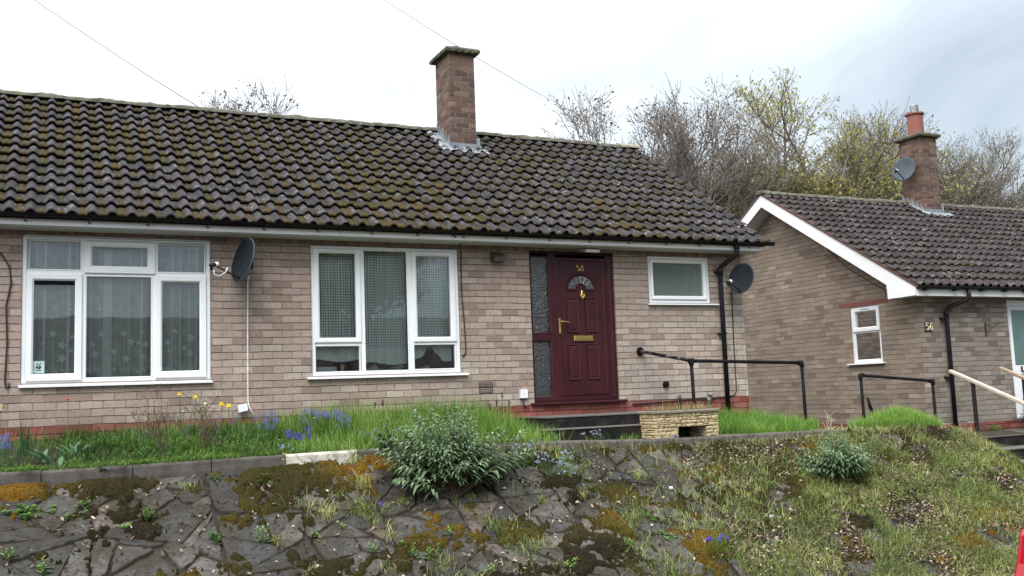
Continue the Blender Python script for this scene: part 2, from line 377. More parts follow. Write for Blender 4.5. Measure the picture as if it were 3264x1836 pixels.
M_glassobs = glass_mat('obscured_glass', (.30, .36, .34), .9, True)
M_frost, nt_, b_ = newmat('frosted_glass'); b_.inputs['Base Color'].default_value = (.13, .155, .145, 1); b_.inputs['Roughness'].default_value = .06; b_.inputs['Specular IOR Level'].default_value = 1.0
bump_n(nt_, noise_n(nt_, 14, 3, .5), b_, .12, .02)
def net_mat(name, kind):
    m, nt, b = newmat(name)
    uv = nt.nodes.new('ShaderNodeUVMap'); sx = nt.nodes.new('ShaderNodeSeparateXYZ'); nt.links.new(uv.outputs[0], sx.inputs[0])
    b.inputs['Base Color'].default_value = (.88, .96, .93, 1); b.inputs['Roughness'].default_value = .9
    if kind == 'crochet':
        px, pz = .036, .034
        fx = math_n(nt, 'FRACT', math_n(nt, 'DIVIDE', sx.outputs['X'], px)); fz = math_n(nt, 'FRACT', math_n(nt, 'DIVIDE', sx.outputs['Y'], pz))
        dx = math_n(nt, 'POWER', math_n(nt, 'MULTIPLY', math_n(nt, 'SUBTRACT', fx, .5), 1.0/.24), 2); dz = math_n(nt, 'POWER', math_n(nt, 'MULTIPLY', math_n(nt, 'SUBTRACT', fz, .5), 1.0/.27), 2)
        hole = math_n(nt, 'LESS_THAN', math_n(nt, 'ADD', dx, dz), 1.0)
        low = math_n(nt, 'GREATER_THAN', sx.outputs['Y'], .80)
        hole = math_n(nt, 'MULTIPLY', hole, low)
        al = math_n(nt, 'MULTIPLY_ADD', hole, -.93, 1.0)
    else:
        n = noise_n(nt, 9, 3, .5, uv.outputs[0]); al = math_n(nt, 'MULTIPLY_ADD', n, .45, .24)
    nt.links.new(al, b.inputs['Alpha'])
    return m
M_net = net_mat('sheer_net', 'sheer'); M_crochet = net_mat('crochet_net', 'crochet')
M_embroid = mat('white_embroidery', (.70, .78, .74), (.6, .68, .65), 30, .9)

# ------------------------------------------------------------------ builders shared by both houses
def wall_grid(b, u0, u1, z0, z1, ops, P, depth, mi=0, inward=1):
    us = sorted({u0, u1, *[v for o in ops for v in (o[0], o[1])]}); zs = sorted({z0, z1, *[v for o in ops for v in (o[2], o[3])]})
    us = [u for u in us if u0 <= u <= u1]; zs = [z for z in zs if z0 <= z <= z1]
    for a, c in zip(us, us[1:]):
        for d, e_ in zip(zs, zs[1:]):
            if any(o[0] <= (a+c)/2 <= o[1] and o[2] <= (d+e_)/2 <= o[3] for o in ops): continue
            b.quad([P(a, d, 0), P(c, d, 0), P(c, e_, 0), P(a, e_, 0)], mi, [(a, d), (c, d), (c, e_), (a, e_)])
    for o in ops:
        x0, x1, a, c = o[:4]; a = max(a, z0); c = min(c, z1)
        for (p, q) in (((x0, a), (x0, c)), ((x1, c), (x1, a)), ((x0, c), (x1, c)), ((x1, a), (x0, a))):
            b.quad([P(*p, 0), P(*q, 0), P(*q, depth), P(*p, depth)], mi, [(p[0], p[1]), (q[0], q[1]), (q[0]+depth, q[1]), (p[0]+depth, p[1])])

def tiled_slope(name, m, parent, x0, x1, eave, ridge, n, roll=.2, phase=.04, fine=10, seed=1, mossy=1.0, wob=1.0):
    rng = np.random.RandomState(seed)
    e = np.array(eave); r = np.array(ridge); d = (r-e); Ls = np.linalg.norm(d); d = d/Ls; nr = np.array([-d[1], d[0]])
    if nr[1] < 0: nr = -nr
    g = Ls/n; sg = 1 if r[0] > e[0] else -1
    du = roll/fine; xs = np.arange(x0, x1+du/2, du); nx = len(xs)
    u = ((xs-phase)/roll + .5) % 1.0                     # .5 = crest of the roll
    k = np.clip(1-np.abs(u-.5)/.30, 0, 1); prof = .050*np.sin(k*PI/2)**1.1
    tl = [0.0, .10, .28, .5, .75, 1.0, 1.22]
    V = []; F = []; moss = []; tint = []; cnt = 0
    tid = np.floor((xs-phase)/roll + .25).astype(int)
    for j in range(n):
        jit = rng.randn(500)*.0035*wob; jit2 = rng.randn(500)*.004*wob; tn = rng.rand(500); jz = rng.randn(500)*.003*wob
        ji = jit[tid % 500]; j2 = jit2[tid % 500]; tt = np.clip(tn[tid % 500], 0, 1); jzz = jz[tid % 500]
        mb = rng.rand(500)[tid % 500]
        rows = [(-.0, -.017)] + [(t, 0) for t in tl]
        for t, off in rows:
            s_ = (j + t)*g
            lift = .042*(1-t) - .001
            hh = prof + lift + off + jzz*(1-t)
            mo = np.zeros(nx)
            if mossy > 0:
                pan = np.clip(1 - np.clip(.5-np.abs(u-.5), 0, .5)/.5*1.05, 0, 1)     # 1 in the middle of the pan
                for i in range(nx):
                    q = noise.noise(Vector((xs[i]*5.5, s_*4.0, seed)))*.5 + noise.noise(Vector((xs[i]*16, s_*16, seed+9)))*.35
                    big = noise.noise(Vector((xs[i]*.6, s_*.55, seed+3)))
                    mo[i] = q + big*.35 + pan[i]*.95 - .20 + (mb[i]-.5)*.35 + (.12 if t < .4 else 0)
                mo = mo*mossy + (mossy-1)*.15
            th = np.clip(mo-.2, 0, 1.2)*.026*(1 if t > 0 else .6)
            if t > 1.05: th = th*0
            hh = hh + th
            ss = s_ + ji*(1 if t < .5 else .2) + (j2*0)
            Y = e[0] + d[0]*ss + nr[0]*hh; Z = e[1] + d[1]*ss + nr[1]*hh
            V.append(np.stack([xs, Y, Z], 1)); moss.append(mo); tint.append(tt)
        R = len(rows); base = cnt
        ii = np.arange(nx-1)
        for q in range(R-1):
            a = base + q*nx + ii
            F.append(np.stack([a, a+1, a+nx+1, a+nx], 1) if sg > 0 else np.stack([a+1, a, a+nx, a+nx+1], 1))
        cnt += R*nx
    o = np_mesh(name, np.concatenate(V), np.concatenate(F), m, np.concatenate(tint), parent, True, [('moss', np.concatenate(moss))])
    return o

def ridge_run(b, x0, x1, y, z, r=.12, seg=.45, rough=.012, seed=0):
    rng = np.random.RandomState(seed); x = x0
    while x < x1-.02:
        xe = min(x+seg, x1); n = 6; nj = 7; dz = rng.randn()*.004
        rows = []
        for i in range(n+1):
            xx = x + (xe-x)*i/n; row = []
            for j in range(nj):
                t = PI*(j/(nj-1)); q = rough*noise.noise(Vector((xx*9, j*1.7, seed)))*2
                row.append((xx, y - math.cos(t)*(r+q), z - .075 + math.sin(t)*(.082+q) + dz))
            rows.append(row)
        vs = [p for row in rows for p in row]
        fs = [(i*nj+j, (i+1)*nj+j, (i+1)*nj+j+1, i*nj+j+1) for i in range(n) for j in range(nj-1)]
        fs += [tuple(range(nj)), tuple(n*nj+j for j in range(nj))[::-1]]
        b.add(vs, fs); x = xe + .0

def pane(name, x0, x1, z0, z1, y, m, parent):
    b = B(); b.quad([(x0, y, z0), (x1, y, z0), (x1, y, z1), (x0, y, z1)]); return b.build(name, m, parent)
def frame_piece(b, x0, x1, z0, z1, w, y0, y1, ch=.008, mi=0):
    """a mitred white section round an opening: outer face at y0, back at y1; (x0..z1) outer outline, w = width"""
    b.ring(x0, x1, z0, z1, [(0, y1), (0, y0+ch), (ch, y0), (w-ch*2, y0), (w, y0+ch*2), (w, y1)], mi)
def window(parent, name, outer, mullions, transoms, panes, sashes, y, sill=None, label=None, fw=.055, m=None, glass=None, backs=None):
    """outer (x0,x1,z0,z1). mullions [(x0,x1,z0,z1)], panes [(x0,x1,z0,z1)] fixed glass, sashes [(outer4, pane4)]"""
    m = m or M_white; glass = glass or M_glass
    b = B(); x0, x1, z0, z1 = outer
    frame_piece(b, x0, x1, z0, z1, fw, y, y+.06)
    for q in mullions: b.box(q[0], q[1], y+.003, y+.058, q[2], q[3])
    for q in backs or []: b.box(q[0], q[1], y+.007, y+.05, q[2], q[3])
    wn = b.build(name, m, parent, label=label)
    for s, p in sashes:
        b = B(); w_ = min(p[0]-s[0], s[1]-p[1], p[2]-s[2], s[3]-p[3])
        # sash: outer outline to pane outline, proud of the frame
        lp = [(s, y+.03), (s, y-.014), ((s[0]+.006, s[1]-.006, s[2]+.006, s[3]-.006), y-.02),
              ((p[0]-.018, p[1]+.018, p[2]-.018, p[3]+.018), y-.02), ((p[0]-.010, p[1]+.010, p[2]-.010, p[3]+.010), y-.012), ((p[0], p[1], p[2], p[3]), y-.004), (p, y+.045)]
        L4 = [[(q[0], yy, q[2]), (q[1], yy, q[2]), (q[1], yy, q[3]), (q[0], yy, q[3])] for q, yy in lp]
        for a, c in zip(L4, L4[1:]):
            for k in range(4): b.quad([a[k], a[(k+1) % 4], c[(k+1) % 4], c[k]])
        b.build('sash', m, wn)
        pane('pane', p[0], p[1], p[2], p[3], y+.03, glass, wn)
    for p in panes:
        b = B(); g = .0
        b.ring(p[0]-.012, p[1]+.012, p[2]-.012, p[3]+.012, [(0, y+.004), (0, y-.003), (.006, y-.003), (.012, y+.006), (.012, y+.04)])
        b.build('glazing_bead', m, wn)
        pane('pane', p[0], p[1], p[2], p[3], y+.03, glass, wn)
    if sill:
        b = B(); sx0, sx1, sz0, sz1, pr = sill
        b.prism([(y+.05, sz1), (-pr+.01 + (y-.02)*0, sz1-.012), (-pr, sz1-.018), (-pr, sz0), (y+.05, sz0)], 0, sx0, sx1)
        b.build('sill', m, wn, bevel=.002)
    return wn
def stroke_text(b, txt, x, z, h, y, r, axis='x'):
    """numerals bent from rod"""
    G = {'5': [[(.9, 1), (.15, 1), (.1, .56), (.4, .64), (.75, .58), (.95, .34), (.8, .1), (.45, 0), (.05, .12)]],
         '8': [[(.5, .53), (.15, .68), (.15, .88), (.5, 1), (.85, .88), (.85, .68), (.5, .53), (.08, .34), (.1, .1), (.5, 0), (.9, .1), (.92, .34), (.5, .53)]],
         '6': [[(.85, .92), (.55, 1), (.25, .8), (.08, .4), (.15, .1), (.5, 0), (.85, .1), (.92, .35), (.7, .55), (.4, .56), (.12, .38)]]}
    wd = h*.58; sp = h*.78
    for k, c in enumerate(txt):
        for st in G[c]:
            b.tube([(x + k*sp + px*wd, y, z + pz*h) for px, pz in st], r, 6)

# ------------------------------------------------------------------ HOUSE 58 (left end of a terrace)
XL, XR = -6.0, 9.446
h58 = thing('brick_bungalow', 'pinkish brick bungalow terrace with mossy grey pantile roof and plum front door numbered 58', 'house', (2, 0, 0))
W1 = (-.241, 1.73, .459, 2.085); W2 = (2.908, 4.850, .459, 2.07); W3 = (7.787, 8.862, 1.379, 2.06); DR = (5.885, 7.216, .037, 2.082)
W0 = (-4.6, -2.7, .459, 2.085)
b = B()
P = lambda u, z, d: (u, d, z)
ops = [W1, W2, W3, (DR[0], DR[1], 0, DR[3]), W0]
wall_grid(b, XL, XR, 0, 2.062, [(o[0], o[1], o[2], min(o[3], 2.062)) for o in ops], P, .14)
# right gable, rear and left walls
G = [(0, 0), (6.5, 0), (6.5, 2.12), (3.2, 4.36), (0, 2.12)]
b.quad([(XR, y, z) for y, z in G], 0, [(y+.3, z) for y, z in G]); b.quad([(XL, y, z) for y, z in G[::-1]], 0, [(y, z) for y, z in G[::-1]])
b.quad([(XR, 6.5, 0), (XL, 6.5, 0), (XL, 6.5, 2.2), (XR, 6.5, 2.2)], 0, [(0, 0), (15, 0), (15, 2.2), (0, 2.2)])
b.build('wall', M_brick, h58)
b = B()
wall_grid(b, XL, XR, 2.062, 2.16, [(o[0], o[1], 2.0, o[3]) for o in (W1, W2, DR, W0)], P, .14)
b.build('soldier_course', M_soldier, h58)
b = B()
b.box(XL, XR+.004, -.004, 6.52, -1.6, 0)
b.build('plinth', M_redbrick, h58)
b = B()
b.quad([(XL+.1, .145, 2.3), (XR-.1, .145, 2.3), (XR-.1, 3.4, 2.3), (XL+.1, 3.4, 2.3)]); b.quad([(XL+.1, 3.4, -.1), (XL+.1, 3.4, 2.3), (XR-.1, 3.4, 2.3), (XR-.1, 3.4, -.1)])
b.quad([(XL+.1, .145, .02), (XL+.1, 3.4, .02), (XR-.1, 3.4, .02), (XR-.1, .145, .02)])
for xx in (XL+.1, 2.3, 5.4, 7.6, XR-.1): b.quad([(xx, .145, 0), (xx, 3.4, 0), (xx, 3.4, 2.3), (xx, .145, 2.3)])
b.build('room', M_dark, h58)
# roof
EY, EZ, RY, RZ = -.40, 2.215, 3.05, 4.485
tiled_slope('roof', M_tile58, h58, XL-.1, 9.69, (EY, EZ), (RY, RZ), 14, seed=3)
b = B(); b.quad([(XL-.1, RY, RZ), (9.69, RY, RZ), (9.69, 6.9, 2.2), (XL-.1, 6.9, 2.2)]); b.quad([(XL-.1, EY+.06, EZ-.02), (9.66, EY+.06, EZ-.02), (9.66, RY, RZ-.03), (XL-.1, RY, RZ-.03)])
b.build('rear_roof_slope', M_tile56, h58)
b = B(); ridge_run(b, XL-.1, 9.45, RY, RZ+.085, seed=4); b.build('ridge_tiles', M_ridge, h58, smooth=False)
b = B(); ridge_run(b, 9.30, 9.72, RY, RZ+.10, seed=8, rough=.004); b.build('ridge_end_tile', mat('clean_ridge_tile', (.30, .27, .20), (.24, .22, .16), 9, .9), h58)
b = B(); b.box(XL, 3.2, -.285, -.262, 2.137, 2.25); b.box(3.204, 8.02, -.285, -.262, 2.137, 2.25); b.box(8.024, 9.62, -.285, -.262, 2.137, 2.25)
b.build('fascia', M_fascia, h58, bevel=.002)
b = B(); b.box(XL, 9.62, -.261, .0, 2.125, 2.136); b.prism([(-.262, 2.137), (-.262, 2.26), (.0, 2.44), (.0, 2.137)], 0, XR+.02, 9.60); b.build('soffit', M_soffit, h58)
# barge (far side verge), seen only edge-on
b = B(); b.prism([(-.26, 2.14), (-.26, 2.26), (RY, RZ-.02), (6.7, 2.2), (6.7, 2.08), (RY, RZ-.17)], 0, 9.60, 9.625); b.build('bargeboard', M_fascia, h58)
def gutter(b, x0, x1, y, z, r=.048):
    n = 8; vs = []; fs = []
    for x in (x0, x1):
        for rr in (r, r-.005):
            for j in range(n+1):
                t = PI + PI*j/n; vs.append((x, y + math.cos(t)*rr, z + math.sin(t)*rr))
    m_ = n+1
    for j in range(n):
        fs += [(j, j+1, 2*m_+j+1, 2*m_+j), (m_+j, 3*m_+j, 3*m_+j+1, m_+j+1), (j, m_+j, m_+j+1, j+1), (2*m_+j, 2*m_+j+1, 3*m_+j+1, 3*m_+j)]
    fs += [(0, 2*m_, 3*m_, m_), (n, m_+n, 3*m_+n, 2*m_+n)]
    b.add(vs, fs)
b = B(); gutter(b, XL, 9.81, -.335, 2.262, .052); b.box(XL, 9.8, -.386, -.374, 2.255, 2.268)
b.quad([(9.81, -.387, 2.262), (9.81, -.283, 2.262), (9.81, -.30, 2.22), (9.81, -.335, 2.21), (9.81, -.37, 2.22)])
gt = b.build('gutter', M_black, h58, smooth=False)
for i, x in enumerate([-3.6, -2.75, -1.9, -1.05, -.2, .42, 1.02, 1.66, 2.3, 2.93, 3.6, 4.2, 4.82, 5.42, 6.06, 6.68, 7.3, 7.92, 8.5, 9.4]):
    b = B(); b.tube([(x-.02, -.30, 2.195), (x-.01, -.302, 2.172), (x+.012, -.30, 2.178)], .006, 5); b.box(x-.012, x+.012, -.390, -.284, 2.203, 2.212); b.build('gutter_bracket', M_black, gt)
# downpipe with swan neck
b = B(); b.tube([(9.13, -.335, 2.215), (9.13, -.335, 2.10), (9.11, -.30, 2.05), (9.02, -.11, 1.93), (9.0, -.075, 1.88), (9.0, -.075, 1.7), (9.0, -.075, -.30)], .036, 12)
b.tube([(9.0, -.075, 1.80), (9.0, -.075, 1.90)], .043, 12); b.tube([(9.13, -.335, 2.15), (9.13, -.335, 2.22)], .044, 12)
for z in (1.84, .93): b.box(8.94, 9.06, -.08, -.0, z-.012, z+.012)
b.build('downpipe', M_black, h58, smooth=True)
# windows
window(h58, 'window', W1, [(.395-.045, .405, .51, 1.63), (1.075, 1.125, .51, 1.63), (.345, .40, 1.70, 2.03), (1.10, 1.152, 1.70, 2.03), (-.186, 1.675, 1.63, 1.70)], [],
       [(-.165, .339, 1.708, 2.014), (.405, 1.075, .512, 1.63), (1.153, 1.658, 1.70, 2.008)],
       [((.382, 1.120, 1.668, 2.027), (.458, 1.037, 1.753, 1.965)), ((-.194, .360, .487, 1.655), (-.121, .287, .565, 1.581)), ((1.123, 1.680, .487, 1.655), (1.195, 1.606, .565, 1.58))],
       .02, (-.255, 1.742, .420, .459, .045), 'white six-pane window with sheer flowered curtain', backs=[(.343, .385, .5, 2.04), (1.115, 1.150, .5, 2.04)])
window(h58, 'window', W2, [(3.53, 3.585, .51, 2.02), (4.139, 4.215, .51, 2.02), (2.96, 3.53, .82, .872), (4.215, 4.795, .822, .872)], [],
       [(3.585, 4.139, .513, 2.014), (2.960, 3.506, .513, .820), (4.224, 4.776, .520, .822)],
       [((2.945, 3.532, .866, 2.020), (3.014, 3.470, .925, 1.971)), ((4.216, 4.800, .862, 2.022), (4.275, 4.730, .925, 1.965))],
       .02, (2.842, 4.934, .425, .459, .05), 'white five-pane window with crochet curtain')
window(h58, 'window', W3, [], [], [], [((7.835, 8.805, 1.432, 2.012), (7.880, 8.752, 1.486, 1.966))], .02, (7.752, 8.980, 1.350, 1.379, .05), 'small white single-pane window', fw=.05, glass=M_frost)
window(h58, 'window', W0, [(-3.68, -3.62, .51, 2.03)], [], [(-4.54, -3.68, .515, 2.03), (-3.62, -2.76, .515, 2.03)], [], .02, (-4.65, -2.66, .42, .459, .045))
# door set
b = B()
dx0, dx1, dz0, dz1 = DR; y = .03
b.ring(dx0, dx1, dz0, dz1, [(0, y+.06), (0, y+.004), (.004, y), (.030, y), (.036, y+.01), (.036, y+.06)])
b.box(6.19, 6.305, y+.002, y+.06, .09, 2.045)                        # mullion between side light and door
b.box(5.915, 6.19, y+.004, y+.06, .852, .971)
dset = b.build('door_frame', M_plum, h58, bevel=.003)
b = B(); b.ring(7.090, 7.18, .073, 2.046, [(0, y+.02), (0, y-.004), (.012, y-.006), (.04, y+.004), (.045, y+.004)], fill=True); b.box(5.885+.03, 7.18, y-.001, y+.05, .05, .105); b.build('door_jamb', M_plum, dset)
b = B(); b.prism([(.09, .037), (-.055, .028), (-.06, .022), (-.06, .0), (.09, .0)], 0, 5.827, 7.305); b.build('threshold', M_plum, dset, bevel=.003)
for s_ in ((5.925, 6.183, .971, 2.003), (5.925, 6.183, .11, .852)):
    b = B(); b.ring(s_[0]-.012, s_[1]+.012, s_[2]-.012, s_[3]+.012, [(0, y+.01), (0, y-.005), (.012, y+.004), (.012, y+.03)]); b.build('side_light_bead', M_plum, dset)
    pane('side_light_pane', *s_, y+.028, M_glassobs, dset)
b = B(); b.ring(5.98, 6.10, .28, .66, [(0, y+.035), (.012, y+.034), (.024, y+.035)]); b.box(5.96, 6.13, y+.034, y+.036, .235, .275); b.box(6.163, 6.172, y+.034, y+.036, .25, .66); b.build('tape_patch', mat('pale_green_tape', (.30, .38, .36), rough=.8), dset)
b = B(); pts = [(5.93, 1.12), (5.955, 1.2), (6.0, 1.27), (6.06, 1.32), (6.12, 1.37), (6.178, 1.43), (6.178, 1.50), (6.12, 1.43), (6.05, 1.37), (5.99, 1.31), (5.945, 1.24), (5.93, 1.17)]
b.quad([(px, y+.05, pz) for px, pz in pts]); b.build('net_fold', mat('grey_net', (.34, .38, .37), rough=.9), dset)
# door leaf
b = B(); y = .026
b.ring(6.305, 7.088, .105, 2.004, [(0, y+.05), (0, y+.004), (.006, y), (.040, y), (.052, y+.014)], fill=True)
yf = y+.014
b.box(6.358, 7.040, yf-.020, yf+.01, .115, .175)
def panel(q): b.ring(*q, [(0, yf+.001), (.004, yf-.014), (.012, yf-.016), (.024, yf-.004), (.030, yf-.002), (.045, yf-.010)], fill=True)
for q in ((6.445, 6.640, .965, 1.450), (6.740, 6.937, .965, 1.450), (6.445, 6.636, .316, .812), (6.740, 6.934, .316, .812)): panel(q)
cx, cz = 6.691, 1.572
arc = lambda r, n=16: [(cx + r*math.cos(PI*k/n), cz + r*.92*math.sin(PI*k/n)) for k in range(n+1)]
for r0, r1 in ((.228, .198), (.082, .062)):
    A0, A1 = arc(r0), arc(r1)
    for k in range(16):
        b.quad([(A0[k][0], yf, A0[k][1]), (A0[k+1][0], yf, A0[k+1][1]), (A0[k+1][0]*.7+A1[k+1][0]*.3, yf-.017, A0[k+1][1]*.7+A1[k+1][1]*.3), (A0[k][0]*.7+A1[k][0]*.3, yf-.017, A0[k][1]*.7+A1[k][1]*.3)])
        b.quad([(A0[k][0]*.7+A1[k][0]*.3, yf-.017, A0[k][1]*.7+A1[k][1]*.3), (A0[k+1][0]*.7+A1[k+1][0]*.3, yf-.017, A0[k+1][1]*.7+A1[k+1][1]*.3), (A1[k+1][0], yf-.002, A1[k+1][1]), (A1[k][0], yf-.002, A1[k][1])])
b.box(cx-.228, cx-.062, yf-.016, yf, cz-.025, cz+.002); b.box(cx+.062, cx+.228, yf-.016, yf, cz-.025, cz+.002)
door = b.build('front_door', M_plum, h58, bevel=.0015)
b = B(); A0, A1 = arc(.196), arc(.084)
for k in range(16): b.quad([(A0[k][0], yf-.003, A0[k][1]), (A0[k+1][0], yf-.003, A0[k+1][1]), (A1[k+1][0], yf-.003, A1[k+1][1]), (A1[k][0], yf-.003, A1[k][1])])
b.build('fanlight_pane', glass_mat('fan_glass', (.2, .26, .25), 1.2, True), door)
b = B()
for t in (35, 62, 90, 118, 145):
    t = math.radians(t); b.tube([(cx+.085*math.cos(t), yf-.005, cz+.08*math.sin(t)), (cx+.195*math.cos(t+.06), yf-.005, cz+.18*math.sin(t+.06))], .003, 4)
b.build('fanlight_leading', M_chrome, door)
b = B(); b.box(6.546, 6.847, yf-.012, yf, .86, .925, 0); b.box(6.555, 6.838, yf-.024, yf-.012, .872, .916); b.box(6.54, 6.853, yf-.022, yf, .850, .862); b.build('letter_plate', M_brass, door, bevel=.003)
b = B(); b.box(6.314, 6.342, y-.010, y, .955, 1.165); b.tube([(6.328, y-.01, 1.115), (6.328, y-.05, 1.115), (6.36, y-.055, 1.115), (6.452, y-.05, 1.107)], .009, 8); b.box(6.322, 6.334, y-.016, y-.008, .99, 1.02); b.build('door_handle', M_brass, door, bevel=.002)
b = B(); b.tube([(6.692, yf-.02, 1.558), (6.692, yf-.02, 1.54), (6.692, yf-.022, 1.51), (6.692, yf-.022, 1.475), (6.692, yf-.02, 1.43), (6.692, yf-.02, 1.41)], [.004, .012, .018, .020, .012, .005], 10)
b.tube([(6.692+.033*math.cos(t), yf-.03, 1.487+.045*math.sin(t)) for t in np.linspace(PI*.9, PI*2.1, 10)], .006, 6); b.build('door_knocker', M_brass, door, smooth=True)
b = B(); stroke_text(b, '58', 6.638, 1.822, .078, yf-.006, .0055); b.build('house_number', M_brass, door)
# fittings on the wall
b = B(); b.prism([(0, 1.925), (0, 2.035), (-.045, 2.035), (-.13, 1.965), (-.13, 1.905), (-.02, 1.905)], 0, 5.312, 5.47); b.build('vent_cowl', mat('brown_plastic', (.045, .033, .030), (.06, .045, .04), 5, .5), h58, bevel=.004)
b = B(); b.box(5.085, 5.285, -.004, .02, .185, .325, 0)
for k in range(6): b.box(5.095, 5.275, -.010, -.003, .196+k*.021, .202+k*.021, 1)
for k in range(1, 8): b.box(5.09+k*.0235, 5.094+k*.0235, -.009, -.003, .19, .32, 1)
b.build('air_brick', [M_dark, M_brick], h58)
b = B(); b.box(5.665, 5.768, -.05, 0, .10, .213); b.box(5.70, 5.712, -.053, -.049, .15, .16, 1); b.tube([(5.70, -.03, .10), (5.70, -.035, .05), (5.715, -.03, 0), (5.76, -.01, -.03)], .009, 6, 1); b.build('socket_box', [M_white, M_cable], h58, bevel=.004)
b = B(); b.tube([(7.973, 0, .215), (7.973, -.05, .215)], .043, 14); b.tube([(7.973, -.05, .215), (7.973, -.06, .215)], .036, 14); b.build('flue_outlet', M_pipe, h58, smooth=False)
b = B(); b.box(6.63, 6.93, -.11, -.0, 2.072, 2.122, 0); b.box(6.70, 6.915, -.155, -.10, 2.062, 2.105, 1); b.build('porch_light', [M_grey, M_white], h58, bevel=.008)
b = B(); b.tube([(8.70, -.03, -.25), (8.70, -.03, .02), (8.70, -.045, .05), (8.70, -.075, .055), (8.70, -.09, .03)], .027, 10); b.tube([(8.70, -.03, -.05), (8.70, -.03, .0)], .033, 10); b.build('waste_pipe', M_grey, h58, smooth=True)
b = B(); b.tube([(8.18, -.03, -.2), (8.18, -.03, .0), (8.175, -.06, .03), (8.17, -.08, .0)], .016, 8); b.tube([(8.15, -.03, .045), (8.21, -.03, .045)], .008, 6); b.build('garden_tap', mat('rusty_tap', (.09, .065, .05), rough=.8), h58, smooth=True)
# chimney
def chimney(parent, x0, x1, y0, y1, zr_, ztop, slope, capo=.075, label=None):
    """stack straddling the front slope; slope(y) gives the roof height"""
    b = B(); b.box(x0, x1, y0, y1, zr_-.4, ztop); c = b.build('chimney', M_chbrick, parent, label=label)
    b = B(); b.box(x0-.03, x1+.03, y0-.03, y1+.03, ztop, ztop+.02)
    n = 10; vs = []
    for lay, (o_, z) in enumerate(((capo, ztop+.012), (capo+.01, ztop+.05), (capo-.01, ztop+.085))):
        for k in range(4*n):
            sd_, t = divmod(k, n); t /= n
            px, py = [(t, 0), (1, t), (1-t, 1), (0, 1-t)][sd_]
            q = .010*noise.noise(Vector((px*9, py*9, lay*3+x0)))
            vs.append((x0-o_ + (x1-x0+2*o_)*px + q, y0-o_ + (y1-y0+2*o_)*py + q, z + q*1.6))
    fs = [(l*4*n+k, l*4*n+(k+1) % (4*n), (l+1)*4*n+(k+1) % (4*n), (l+1)*4*n+k) for l in range(2) for k in range(4*n)]
    fs += [tuple(2*4*n+k for k in range(4*n)), tuple(range(4*n))[::-1]]
    b.add(vs, fs); b.build('chimney_cap', M_cap, c)
    # lead: stepped soakers on the left cheek, apron in front, a turned-up piece at the right
    b = B(); nst = 5; xl = x0-.006
    for k in range(nst):
        ya = y0 + (y1-y0)*k/nst; yb = y0 + (y1-y0)*(k+1)/nst + .02
        b.prism([(ya, slope(ya)+.01), (yb, slope(yb)+.01), (yb-.02, slope(yb)+.20), (ya+.02, slope(ya)+.10)], 0, xl-.004, xl)
        b.prism([(ya, slope(ya)+.01), (yb, slope(yb)+.01), (yb-.02, slope(yb)+.20), (ya+.02, slope(ya)+.10)], 0, x1+.006, x1+.010)
    def skirt(pts):   # crinkled sheet lying over the tiles
        m_ = len(pts); vs = []; fs = []
        for i, (px, py) in enumerate(pts): vs.append((px, py, slope(py) + .060 + .012*math.sin(i*2.1)))
        b.add(vs, [tuple(range(m_))])
    rows = []
    for side, (xa, xb) in enumerate(((x0-.005, x0-.19), (x1+.005, x1+.12))):
        nn = 14; vs = []; fs = []
        for i in range(nn+1):
            py = y0-.10 + (y1-y0+.12)*i/nn
            for j in range(5):
                px = xa + (xb-xa)*j/4 + (.022*math.sin(i*1.9) if j == 4 else 0)
                rl = .044*max(0, math.cos(((px-.04)/.2 % 1-.0)*2*PI))**1.2
                vs.append((px, py + (.01*math.sin(i*2.3) if j == 4 else 0), slope(py) + .052 + rl*.9 + .006*math.sin(i*2.6+j)))
        for i in range(nn):
            for j in range(4): fs.append((i*5+j, i*5+j+1, (i+1)*5+j+1, (i+1)*5+j))
        b.add(vs, fs)
    nn = 22; vs = []; fs = []
    for i in range(nn+1):
        px = x0-.20 + (x1-x0+.36)*i/nn
        rl = .044*max(0, math.cos(((px-.04)/.2 % 1)*2*PI))**1.2
        for j in range(4):
            py = y0 - .0 - (.155 + .035*math.sin(i*.9))*j/3
            vs.append((px, py, slope(py) + .056 + rl*.95*(1 if j else .6) + .005*math.sin(i*1.7)))
    for i in range(nn):
        for j in range(3): fs.append((i*4+j, i*4+j+1, (i+1)*4+j+1, (i+1)*4+j))
    b.add(vs, fs)
    b.box(x0-.01, x1+.01, y0-.012, y0-.004, slope(y0)-.0, slope(y0)+.13)
    b.box(x1+.0, x1+.055, y0-.02, y0+.05, slope(y0)+.0, slope(y0)+.23)
    b.build('lead_flashing', M_lead, c)
    return c
sl58 = lambda yy: EZ + (RZ-EZ)*(yy-EY)/(RY-EY)
ch = chimney(h58, 5.786, 6.216, 2.369, 2.975, 4.0, 5.64, sl58, label='tall red-brown brick chimney stack with jagged lead flashing')
b = B(); b.tube([(5.97, 2.62, 5.70), (5.97, 2.62, 5.83)], .072, 14)
for k in range(4): b.tube([(5.97, 2.62, 5.745+k*.026), (5.97, 2.62, 5.752+k*.026)], .088, 14)
b.build('flue_terminal', mat('dull_steel', (.35, .34, .33), (.12, .12, .12), 20, .5, metal=.7), ch)

